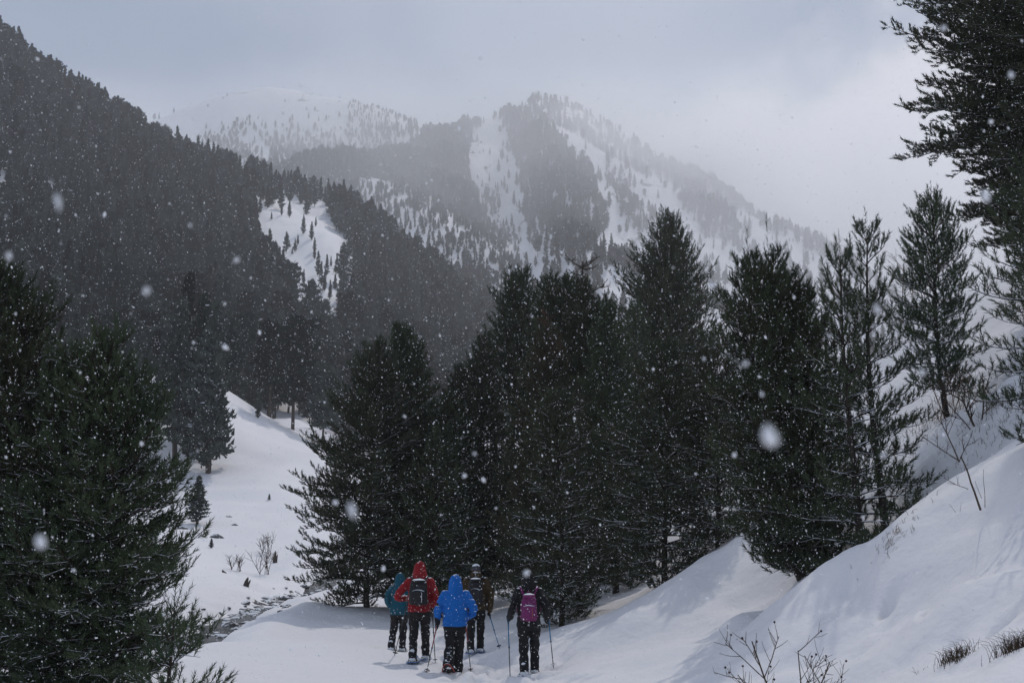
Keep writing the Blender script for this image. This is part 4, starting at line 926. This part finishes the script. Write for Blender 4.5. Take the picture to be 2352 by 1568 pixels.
def person(label, u, v, d, H, lw, le, rw, re, la, ra, jacket, legs, gl, gr, hood, shoe, hem=0.86, quilt=False, lean=0.05, yaw=0.0, lp=0.0, rp=0.0, flare=0.075, poles=(), bulk=1.0, sleeve=(None, None)):
    k = H / 1.75; base = on_ground(u, v, d); p = lambda q: np.array(q, float) * np.array([1, 1, 1])
    tw = lambda q: (np.array(q) - base)
    fy = lambda z: lean * np.clip((z - 0.9) / 0.6, 0, 1.2)
    shl, shr = np.array([-0.185, fy(1.42), 1.425]) * k, np.array([0.185, fy(1.42), 1.425]) * k
    lw, le, rw, re, la, ra = [np.array(q, float) for q in (lw, le, rw, re, la, ra)]
    hipl, hipr = np.array([-0.095, 0, 0.90]) * k, np.array([0.095, 0, 0.90]) * k
    def knee(h, a): m = (h + a) / 2; gap = max(0, (0.84 * k) ** 2 - ((h - a) @ (h - a))); return m + np.array([0, 0.5 * math.sqrt(gap) if gap > 0 else 0, 0])
    kl, kr = knee(hipl, la), knee(hipr, ra)
    hc = np.array([0, fy(1.63) + 0.03, 1.635]) * np.array([k, 1, k])
    # body: one continuous figure, head with face, mostly inside the clothes
    body = [stack([(0.86 * k, 0, 0, .15, .11), (0.98 * k, 0, 0.01, .15, .11), (1.15 * k, 0, fy(1.15), .135, .10), (1.32 * k, 0, fy(1.32), .16, .11), (1.44 * k, 0, fy(1.44), .15, .085), (1.49 * k, 0, fy(1.5), .07, .06)]),
            tube([np.array([0, fy(1.45), 1.45 * k]), hc - np.array([0, 0.02, 0.07])], [.058, .055]), ell(hc, (.077, .095, .115)), ell(hc + np.array([0, .045, -.06]), (.055, .05, .055)),
            ell(hc + np.array([0, .098, -.012]), (.014, .02, .022)), ell(hc + np.array([-.078, 0, -.005]), (.012, .02, .032)), ell(hc + np.array([.078, 0, -.005]), (.012, .02, .032)),
            ell(hc + np.array([0, .088, -.055]), (.024, .010, .008)), ell(hc + np.array([-.032, .085, .018]), (.013, .008, .008)), ell(hc + np.array([.032, .085, .018]), (.013, .008, .008)),
            tube([shl, le, lw], [.038, .032, .026]), tube([shr, re, rw], [.038, .032, .026]), tube([hipl, kl, la], [.075, .055, .042]), tube([hipr, kr, ra], [.075, .055, .042]),
            tube([la, la + np.array([0, .1, -.06])], [.042, .035]), tube([ra, ra + np.array([0, .1, -.06])], [.042, .035])]
    root = link("person", fuse(body, 0.016, 3, M_SKIN, name="person"), None, base); root.rotation_euler = (0, 0, yaw); tag(root, label, "person", "snowshoe hikers")
    b = bulk
    jk = [stack([(hem * k, 0, 0.0, .192 * b, .150 * b), ((hem + .05) * k, 0, 0.0, .198 * b, .155 * b), (1.02 * k, 0, fy(1.0), .188 * b, .15 * b), (1.2 * k, 0, fy(1.2), .198 * b, .152 * b), (1.34 * k, 0, fy(1.34), .205 * b, .148 * b), (1.43 * k, 0, fy(1.43), .17 * b, .12), (1.49 * k, 0, fy(1.5), .10, .095), (1.55 * k, 0, fy(1.55), .085, .085)]),
          tube([shl, le, lw if sleeve[0] is None else le + (lw - le) * sleeve[0]], [.078 * b, .070 * b, .052 * b]), tube([shr, re, rw if sleeve[1] is None else re + (rw - re) * sleeve[1]], [.078 * b, .070 * b, .052 * b])]
    if hood == 'up': jk += [ell(hc + np.array([0, -.022, .006]), (.112, .118, .142)), ell(hc + np.array([0, -.035, .075]), (.075, .085, .085)), tube([hc + np.array([0, -.03, -.02]), np.array([0, fy(1.47) - .02, 1.47 * k])], [.120, .158 if jacket == 'red' else .135])]
    elif hood == 'down': jk += [ell(np.array([0, fy(1.52) - .07, 1.53 * k]), (.125, .075, .075)), tube([np.array([0, fy(1.5), 1.48 * k]), hc + np.array([0, -.01, -.05])], [.10, .09])]
    wr = lambda co: 0.006 * fbm(co[:, 0] * 16 + co[:, 1] * 9, co[:, 2] * 13, 3, 5) + (0.014 * (np.abs(np.sin(co[:, 2] / (0.085 * k) * math.pi)) ** 0.6 - 0.6) * (co[:, 2] < 1.5 * k) if quilt else 0)
    link("jacket", fuse(jk, 0.014, 4, M_CLOTH[jacket], wr, "jacket"), root)
    if sleeve[0] is not None: link('under_sleeve', fuse([tube([shl, le, lw], [.06, .058, .048])], .012, 2, M_CLOTH['navy'], None, 'under_sleeve'), root)
    if True:
        hm_ = tubes([(np.array([[.2 * b * math.cos(t), .157 * b * math.sin(t), (hem + .012) * k] for t in np.linspace(0, 6.6, 26)]), np.full(26, .007))], 6); link("hem", mesh_np("hem", *hm_, M_CLOTH[jacket], True), root)
    tr = [stack([(.80 * k, 0, 0, .13, .11), (.88 * k, 0, 0, .175, .135), (.98 * k, 0, 0, .17, .13)]), tube([hipl + np.array([-.01, 0, .02]), kl, la + np.array([0, -.01, 0.03])], [.108, .085, flare]), tube([hipr + np.array([.01, 0, .02]), kr, ra + np.array([0, -.01, 0.03])], [.108, .085, flare])]
    fold = lambda co: 0.009 * fbm(co[:, 0] * 9 + co[:, 1] * 7, co[:, 2] * 15 + co[:, 0] * 8, 3, 9)
    link("trousers", fuse(tr, 0.015, 4, M_CLOTH[legs], fold, "trousers"), root)
    for a, pt in ((la, lp), (ra, rp)):
        c, s = math.cos(pt), math.sin(pt)
        rx = lambda y, z: a + np.array([0, y * c - z * s, y * s + z * c])
        bo = fuse([tube([rx(0, .10), rx(0, -.03)], [.056, .055]), tube([rx(-.03, -.055), rx(.09, -.055), rx(.18, -.06)], [.045, .047, .036])], .012, 2, M_BOOT, None, "boot"); link("boot", bo, root)
        add_snowshoe(root, a + np.array([0, .03 * c, .03 * s]), 0.06 * (1 if a is ra else -1), pt, shoe)
        cl = link("caked_snow", fuse([ell(rx(-.05, -.03), (.07, .05, .035)), ell(rx(.07, -.005), (.055, .06, .025)), ell(rx(.0, .05), (.062, .06, .02)), ell(rx(.14, -.03), (.05, .05, .022))], .014, 2, M_CAKED, lambda co: 0.012 * fbm(co[:, 0] * 30, co[:, 1] * 30 + co[:, 2] * 22, 2, 3), "caked_snow"), root)
    # gloves and the poles they hold
    for side, w, e, g, sgn in (("left", lw, le, gl, 1), ("right", rw, re, gr, -1)):
        ps_ = [q for q in poles if q[0] == side]
        if ps_: tipl = np.array(ps_[0][2], float); tip = base + tipl; tip[2] = G(tip[0], tip[1]) - 0.03 if ps_[0][3] else tip[2]; ax = nrm_(w - (tip - base))
        else: ax = np.array([0, 0, 1.0]) if abs(nrm_(w - e)[2]) < 0.8 else np.array([0, 1.0, 0])
        X = nrm_(w - e); X = nrm_(X - 0.55 * (X @ ax) * ax)
        sh, grip = glove_shapes(w, X, ax, sgn); gm = fuse(sh, 0.0065, 2, M_CLOTH[g], None, "glove"); link("glove", gm, root)
        if g == "brown" or label.find("yellow") >= 0 and side == "right":
            link("cuff", mesh_np("cuff", *tube([w - X * .04, w + X * .01], [.043, .041]), M_CLOTH["yellow"], True), root)
        for nm, lab, _t, _g, cols in ps_:
            gw = base + grip; ax2 = nrm_(gw - tip); ln = np.linalg.norm(gw - tip)
            po = empty("trekking_pole", tip); tag(po, lab, "trekking pole", "trekking poles")
            L_ = lambda s0, s1, r0, r1: mesh_np("shaft", *tubes([(np.stack([ax2 * s0, ax2 * (s0 + s1) / 2, ax2 * s1]), np.array([r0, (r0 + r1) / 2, r1]))], 8), M_METAL["black"], True)
            m_ = L_(0, 0.05, .003, .006); link("tip", m_, po)
            m_ = L_(0.05, ln * .55, .0075, .008); m_.materials[0] = M_METAL[cols[0]]; link("lower_shaft", m_, po)
            m_ = L_(ln * .55, ln - .06, .0095, .0105); m_.materials[0] = M_METAL[cols[1]]; link("upper_shaft", m_, po)
            m_ = L_(ln - .07, ln + .075, .016, .019); m_.materials[0] = M_METAL[cols[2]]; link("grip", m_, po)
            m_ = L_(ln * .54, ln * .57, .014, .014); link("clamp", m_, po)
            ang_ = np.linspace(0, 2 * math.pi, 13); D_, A_, B_ = [q[0] for q in frames(ax2[None])]
            rg = np.stack([ax2 * .09 + (A_ * math.cos(t) + B_ * math.sin(t)) * .042 for t in ang_]); bs = [tubes([(rg, np.full(13, .006))], 5)]
            for t in (0, 2.1, 4.2): bs.append(tubes([(np.stack([ax2 * .09, ax2 * .09 + (A_ * math.cos(t) + B_ * math.sin(t)) * .04]), np.array([.006, .005]))], 4))
            o_ = 0; vv, ff = [], []
            for a_, b_ in bs: vv.append(a_); ff.append(b_ + o_); o_ += len(a_)
            link("basket", mesh_np("basket", np.concatenate(vv), np.concatenate(ff), M_WHITE if cols[3] == 'w' else M_METAL["black"]), po)
            sq = np.array([grip + ax * 0.06, grip + ax * .03 + np.array([0, -.05, -.02]), grip - ax * .05 + np.array([0, -.05, -.04]), grip - ax * .02]) - (tip - base)
            link("wrist_strap", mesh_np("wrist_strap", *tubes([(sq, np.full(4, .006))], 4), M_METAL["black"]), po)
    return root, base, k, fy, hc
def backpack(label, base, k, fy, w, h, dp, z0, m, strapm, yaw=0.0, logo=None, narrow=0.8):
    """z0: bottom height on the back"""
    yb = -0.155 + fy(1.2); root = empty("backpack", base + np.array([0, 0, z0 * k])); root.rotation_euler = (0, 0, yaw); tag(root, label, "backpack", "backpacks")
    rows = [(h * s, 0, yb - dp * .5 * t2, w * .5 * t, dp * .5 * t2) for s, t, t2 in [(0, .80, .6), (.04, .95, .85), (.3, 1.0, 1.0), (.6, .98, .95), (.82, .9 * (narrow + .2), .8), (.94, .75 * (narrow + .2), .6), (1.0, .5, .35)]]
    link("pack_body", fuse([stack(rows, e=3.2)], .013, 3, m, lambda co: 0.007 * fbm(co[:, 0] * 14, co[:, 2] * 14, 3, 4), "pack_body"), root)
    rows = [(h * s, 0, yb - dp * 1.0, w * .40 * t, .035 * t) for s, t in [(.08, .9), (.2, 1), (.45, 1), (.55, .85), (.6, .5)]]
    link("front_pocket", fuse([stack(rows, e=3)], .012, 2, m, None, "front_pocket"), root)
    link("lid", fuse([ell((0, yb - dp * .55, h * .93), (w * .40, dp * .5, .045))], .012, 2, m, None, "lid"), root)
    link("haul_loop", mesh_np("haul_loop", *tubes([(np.array([[-.03, yb - .02, h * .98], [-.025, yb - .03, h + .035], [.025, yb - .03, h + .035], [.03, yb - .02, h * .98]]), np.full(4, .007))], 5), strapm), root)
    for s in (-1, 1):
        q = np.array([[s * w * .28, yb, h * .88], [s * .125, yb + .02, 1.47 * k - z0 * k + .005], [s * .15, fy(1.45) + .02, 1.505 * k - z0 * k], [s * .155, fy(1.35) + .16, 1.34 * k - z0 * k], [s * .19, fy(1.1) + .10, 1.12 * k - z0 * k], [s * w * .48, yb - .01, h * .12]])
        V, F = tubes([(cr(q, np.linspace(0, 5, 26)), np.full(26, .020))], 6); link("shoulder_strap", mesh_np("shoulder_strap", V, F, strapm, True), root)
        link("side_strap", mesh_np("side_strap", *tubes([(np.array([[s * w * .47, yb - dp * .3, h * .2], [s * w * .36, yb - dp * 1.02, h * .36]]), np.full(2, .006))], 4), M_METAL["black"]), root)
        link("side_strap", mesh_np("side_strap", *tubes([(np.array([[s * w * .46, yb - dp * .3, h * .65], [s * w * .33, yb - dp * .98, h * .6]]), np.full(2, .006))], 4), M_METAL["black"]), root)
    link("zip", mesh_np("zip", *tubes([(np.array([[w * .2, yb - dp * 1.0 - .036, h * .12], [w * .2, yb - dp * 1.0 - .036, h * .5]]), np.full(2, .004))], 4), logo or M_METAL["black"]), root)
    return root, yb, dp, h
R0 = person("person in a red hooded jacket with a black backpack, left elbow bent out", 961, 1522, 20.7, 1.78, (-.26, .24, 1.14), (-.40, -.02, 1.19), (.24, .10, 1.02), (.295, -.04, 1.19), (-.10, -.12, .11), (.11, .28, .12), "red", "charcoal", "black", "black", 'up', "blue", hem=.90, bulk=1.06,
   poles=(("left", "black trekking pole in the bent left hand of the person in red", (-.50, .55, 0), True, ("black", "black", "black", "b")), ("right", "black trekking pole in the right hand of the person in red", (.30, .15, 0), True, ("black", "black", "black", "b"))))
backpack("black backpack with a small white ring on the red jacket", R0[1], R0[2], R0[3], .34, .46, .17, 1.02, M_PACK["black"], M_CLOTH["black"], logo=M_WHITE)
B0 = person("person in a bright blue quilted hooded jacket without a backpack", 1044, 1541, 20.0, 1.74, (-.31, .06, .93), (-.30, -.02, 1.15), (.20, .18, 1.02), (.335, -.03, 1.15), (-.10, -.22, .20), (.05, .06, .11), "blue", "black", "navy", "black", 'up', "red", hem=.89, quilt=True, bulk=1.10, lp=-.55, flare=.098, sleeve=(.55, None),
   poles=(("left", "black and red trekking pole slanting down from the dark glove of the person in blue", (-.46, -.55, 0), True, ("black", "red", "red", "b")), ("right", "red-topped trekking pole in the right hand of the person in blue", (.29, .10, 0), True, ("black", "red", "black", "b"))))
W0 = person("person in a brown jacket and grey cap with yellow-cuffed glove", 1092, 1505, 22.9, 1.78, (-.2, .2, 1.05), (-.28, 0, 1.17), (.285, .02, .87), (.30, -.02, 1.17), (-.10, -.02, .11), (.09, .16, .12), "brown", "black", "brown", "black", 'down', "blue", hem=.86, bulk=1.06,
   poles=(("right", "blue trekking pole slanting away from the person in brown", (.50, -.20, 0), True, ("blue", "blue", "black", "b")),))
backpack("tall black backpack with hanging straps on the brown jacket", W0[1], W0[2], W0[3], .30, .52, .18, 0.98, M_PACK["black"], M_CLOTH["black"])
wc = W0[4]
cap = link("cap", fuse([ell(wc + np.array([0, -.005, .045]), (.096, .112, .088)), tube([wc + np.array([0, .09, .04]), wc + np.array([0, .15, .03])], [.05, .04])], .012, 3, mat("grey_knit", (0.09, 0.09, 0.10), 0.9, 0.1, (40, (0.05, 0.05, 0.06), 0.2), None, snow=(0.5, 20)), None, "cap"), R0[0]); cap.parent = W0[0]
T0 = person("person in a teal hooded jacket, half hidden behind the person in red", 915, 1505, 24.7, 1.68, (-.19, .08, .97), (-.27, -.06, 1.18), (.2, .2, 1.0), (.28, 0, 1.15), (-.16, -.06, .14), (.06, .2, .11), "teal", "charcoal", "black", "black", 'up', "black", hem=.86, lean=.10)
K0 = person("person all in black with a magenta backpack, apart from the others", 1215, 1545, 18.9, 1.70, (-.31, .14, .97), (-.27, -.08, 1.16), (.31, .14, .96), (.28, -.08, 1.16), (-.08, -.08, .11), (.10, .18, .12), "black", "black", "black", "black", 'up', "blue", hem=.84,
   poles=(("left", "black and blue trekking pole planted left of the person in black", (-.31, .05, 0), True, ("black", "blue", "blue", "b")), ("right", "trekking pole with a white basket planted right of the person in black", (.42, .26, 0), True, ("black", "blue", "blue", "w"))))
pk, yb, dp_, hh = backpack("magenta backpack dusted with snow on the person in black", K0[1], K0[2], K0[3], .27, .44, .15, .95, M_PACK["magenta"], M_CLOTH["magenta"], narrow=.75, logo=mat("orange_zip", (0.4, 0.12, 0.02)))
lg = bpy.data.meshes.new("label_patch"); lb = bmesh.new(); bmesh.ops.create_cube(lb, size=1.0); lb.to_mesh(lg); lb.free(); lg.materials.append(M_WHITE)
o = link("label_patch", lg, pk, (0, yb - dp_ * 1.0 - .02, .045)); o.scale = (.07, .012, .014)
bpy.data.scenes.remove(TMP)

# ------------------------------------------------------------------ falling snow
rf = np.random.default_rng(99)
def flakes(n, ymin, ymax, smin, smax, power):
    y = ymin + (ymax - ymin) * rf.random(n) ** power
    x = (rf.random(n) * 2 - 1) * (y * 0.50 + 1.0)
    z = ZC - y * 0.14 - 0.4 + rf.random(n) * (y * 0.66 + 0.9)
    return np.stack([x, y, z], 1), rf.uniform(smin, smax, n) * rf.choice([0.6, 0.8, 1.0, 1.0, 1.4], n)
c1, s1 = flakes(62000, 3.5, 16.0, 0.0018, 0.0036, 0.45)
c2, s2 = flakes(900, 1.4, 4.0, 0.0016, 0.0034, 0.6)
keep = c1[:, 2] > ground(c1[:, 0], c1[:, 1]) + 0.03; c1, s1 = c1[keep], s1[keep]
big = [(1768,1002,0.62,.0062,.0095),(336,668,0.9,.0038,.0045),(2264,450,1.0,.006,.007),(808,1172,0.8,.0035,.009),(93,1245,0.75,.0045,.0075),(20,588,0.95,.003,.005),(133,465,0.8,.003,.010),(1712,835,1.0,.004,.003),(2118,855,1.1,.004,.0045),(2030,1045,1.1,.004,.0035),(2015,710,1.0,.0035,.007),(543,597,1.2,.004,.004),(1209,1315,1.3,.005,.005),(2167,65,1.2,.004,.004),(2322,172,1.2,.004,.005),(1750,905,1.3,.003,.004),(437,518,1.4,.0025,.004),(1090,1042,1.5,.003,.003),(1636,655,1.3,.005,.005)]
c3 = np.array([P(u, v, d) for u, v, d, a, b in big]); s3 = np.array([[a, a * 0.6, b] for *_, a, b in big]) * 0.64
oct_v = np.array([[1, 0, 0], [-1, 0, 0], [0, 1, 0], [0, -1, 0], [0, 0, 1], [0, 0, -1]], float)
oct_f = np.array([[0, 2, 4], [2, 1, 4], [1, 3, 4], [3, 0, 4], [2, 0, 5], [1, 2, 5], [3, 1, 5], [0, 3, 5]])
bm = bmesh.new(); bmesh.ops.create_icosphere(bm, subdivisions=2, radius=1.0); bm.verts.ensure_lookup_table()
ico_v = np.array([v.co for v in bm.verts]); ico_f = np.array([[v.index for v in f.verts] for f in bm.faces]); bm.free()
def flake_mesh(C_, S_, bv_, bf_, ang, jit):
    n = len(C_); ca, sa = np.cos(ang)[:, None], np.sin(ang)[:, None]
    Lv = bv_[None] * S_[:, None] * (1 + jit * rf.uniform(-1, 1, (n, len(bv_), 1)))
    V_ = np.stack([Lv[..., 0] * ca - Lv[..., 2] * sa, Lv[..., 1], Lv[..., 0] * sa + Lv[..., 2] * ca], -1) + C_[:, None]
    return V_.reshape(-1, 3), (bf_[None] + (np.arange(n) * len(bv_))[:, None, None]).reshape(-1, 3)
ss = np.concatenate([s1, s2]); S_ = np.stack([ss, ss, ss * rf.uniform(1.0, 1.9, len(ss))], 1)
V1, F1 = flake_mesh(np.concatenate([c1, c2]), S_, oct_v, oct_f, rf.normal(0.35, 0.45, len(ss)), 0.25)
V2, F2 = flake_mesh(c3, s3, ico_v, ico_f, np.full(len(c3), 0.28), 0.3)
V_, F_ = np.concatenate([V1, V2]), np.concatenate([F1, F2 + len(V1)])
tag(link("falling_snow", mesh_np("falling_snow", V_.reshape(-1, 3), F_, M_FLAKE, True)), "snowflakes drifting down through the air", "snow", None, "stuff")

# ------------------------------------------------------------------ haze: one closed box of even air
allz = [l_.A[..., 2] for l_ in (HILL, PEAK, DOME, FARR)]
zt = max(a.max() for a in allz) + 25; zb = min(float(GZ.min()), min(a.min() for a in allz)) - 1
xs = np.concatenate([l_.A[..., 0].ravel() for l_ in (HILL, PEAK, DOME, FARR)]); ys = np.concatenate([l_.A[..., 1].ravel() for l_ in (HILL, PEAK, DOME, FARR)])
x0, x1, y0, y1 = min(xs.min(), -140) - 40, max(xs.max(), 100) + 40, -70, ys.max() + 60
hm = bpy.data.materials.new("haze"); hm.use_nodes = True; ht = hm.node_tree; ht.nodes.clear()
ho = N(ht, "ShaderNodeOutputMaterial"); pv = N(ht, "ShaderNodeVolumePrincipled"); ht.links.new(pv.outputs[0], ho.inputs["Volume"])
pv.inputs["Color"].default_value = (0.98, 0.985, 1.0, 1); pv.inputs["Density"].default_value = 0.00042; pv.inputs["Anisotropy"].default_value = 0.5
bv = np.array([[a, b, c] for a in (x0, x1) for b in (y0, y1) for c in (zb, zt)])
bf = np.array([[0, 1, 3, 2], [4, 6, 7, 5], [0, 4, 5, 1], [2, 3, 7, 6], [0, 2, 6, 4], [1, 5, 7, 3]])
tag(link("haze", mesh_np("haze", bv, bf, hm)), "pale snow haze filling the valley air", "haze", None, "stuff")
# blown snow hanging in the air round the mountains
mm = bpy.data.materials.new("blown_snow"); mm.use_nodes = True; mt = mm.node_tree; mt.nodes.clear()
mo_ = N(mt, "ShaderNodeOutputMaterial"); mv_ = N(mt, "ShaderNodeVolumePrincipled"); mt.links.new(mv_.outputs[0], mo_.inputs["Volume"]); mv_.inputs["Color"].default_value = (0.98, 0.985, 1, 1); mv_.inputs["Anisotropy"].default_value = 0.5
mc = N(mt, "ShaderNodeTexCoord"); mx_ = N(mt, "ShaderNodeSeparateXYZ"); mt.links.new(mc.outputs["Object"], mx_.inputs[0])
mn = N(mt, "ShaderNodeTexNoise"); mn.inputs["Scale"].default_value = 0.0075; mn.inputs["Detail"].default_value = 4; mt.links.new(mc.outputs["Object"], mn.inputs["Vector"])
def mth(op, a, b, c=None):
    n = N(mt, "ShaderNodeMath", operation=op)
    for k, q in enumerate((a, b, c)):
        if q is None: continue
        if hasattr(q, "links"): mt.links.new(q, n.inputs[k])
        else: n.inputs[k].default_value = q
    return n.outputs[0]
hgt = mth('SUBTRACT', mth('MULTIPLY_ADD', mx_.outputs[1], 0.40, mth('MULTIPLY', mn.outputs["Fac"], 170.0)), mx_.outputs[2])     # depth below the ragged top of the mist
soft = N(mt, "ShaderNodeMapRange", interpolation_type='SMOOTHSTEP'); mt.links.new(hgt, soft.inputs[0]); soft.inputs[1].default_value = 30; soft.inputs[2].default_value = 190
near = N(mt, "ShaderNodeMapRange", interpolation_type='SMOOTHSTEP'); mt.links.new(mx_.outputs[1], near.inputs[0]); near.inputs[1].default_value = 575; near.inputs[2].default_value = 680
pat = N(mt, "ShaderNodeMapRange"); mt.links.new(mn.outputs["Fac"], pat.inputs[0]); pat.inputs[1].default_value = 0.3; pat.inputs[2].default_value = 0.7; pat.inputs[3].default_value = 0.5; pat.inputs[4].default_value = 1.5
mt.links.new(mth('MULTIPLY', mth('MULTIPLY', soft.outputs[0], near.outputs[0]), mth('MULTIPLY', pat.outputs[0], 0.0054)), mv_.inputs["Density"])
bv2 = np.array([[a, b, c] for a in (x0 + 15, x1 - 15) for b in (575.0, 1230.0) for c in (zb + 0.4, zt - 4)])
tag(link("blown_snow", mesh_np("blown_snow", bv2, bf, mm)), "cloud of blown snow veiling the mountains", "mist", None, "stuff")
cd_ = P(1560, 375, 880); dm = bpy.data.materials.new("snow_drift_cloud"); dm.use_nodes = True; dt = dm.node_tree; dt.nodes.clear()
do = N(dt, "ShaderNodeOutputMaterial"); dv = N(dt, "ShaderNodeVolumePrincipled"); dt.links.new(dv.outputs[0], do.inputs["Volume"]); dv.inputs["Color"].default_value = (0.98, 0.985, 1, 1); dv.inputs["Anisotropy"].default_value = 0.4
dc = N(dt, "ShaderNodeTexCoord"); dl_ = N(dt, "ShaderNodeVectorMath", operation='LENGTH'); dt.links.new(dc.outputs["Object"], dl_.inputs[0])
df = N(dt, "ShaderNodeMapRange", interpolation_type='SMOOTHSTEP'); dt.links.new(dl_.outputs["Value"], df.inputs[0]); df.inputs[1].default_value = 1.0; df.inputs[2].default_value = 0.15
dn = N(dt, "ShaderNodeTexNoise"); dn.inputs["Scale"].default_value = 2.2; dn.inputs["Detail"].default_value = 4; dt.links.new(dc.outputs["Object"], dn.inputs["Vector"])
d2 = N(dt, "ShaderNodeMapRange"); dt.links.new(dn.outputs["Fac"], d2.inputs[0]); d2.inputs[1].default_value = 0.38; d2.inputs[2].default_value = 0.7
d3 = N(dt, "ShaderNodeMath", operation='MULTIPLY'); dt.links.new(df.outputs[0], d3.inputs[0]); dt.links.new(d2.outputs[0], d3.inputs[1])
d4 = N(dt, "ShaderNodeMath", operation='MULTIPLY'); dt.links.new(d3.outputs[0], d4.inputs[0]); d4.inputs[1].default_value = 0.017; dt.links.new(d4.outputs[0], dv.inputs["Density"])
ev, ef = ell((0, 0, 0), (1, 1, 1))
do_ = link("snow_cloud", mesh_np("snow_cloud", ev, ef, dm, True), None, cd_); do_.scale = (170, 75, 48); do_.rotation_euler = (0, math.radians(30), 0)
tag(do_, "drifting snow cloud trailing down the right flank of the pointed mountain", "mist", None, "stuff")
sc.cycles.volume_step_rate = 0.6
import os
if os.environ.get("SCENE_STATS"):
    for s in PINE_STATS: print(s)
    print(len(pts), len(pick), sum(len(o.data.polygons) for o in sc.objects if o.type == 'MESH'))
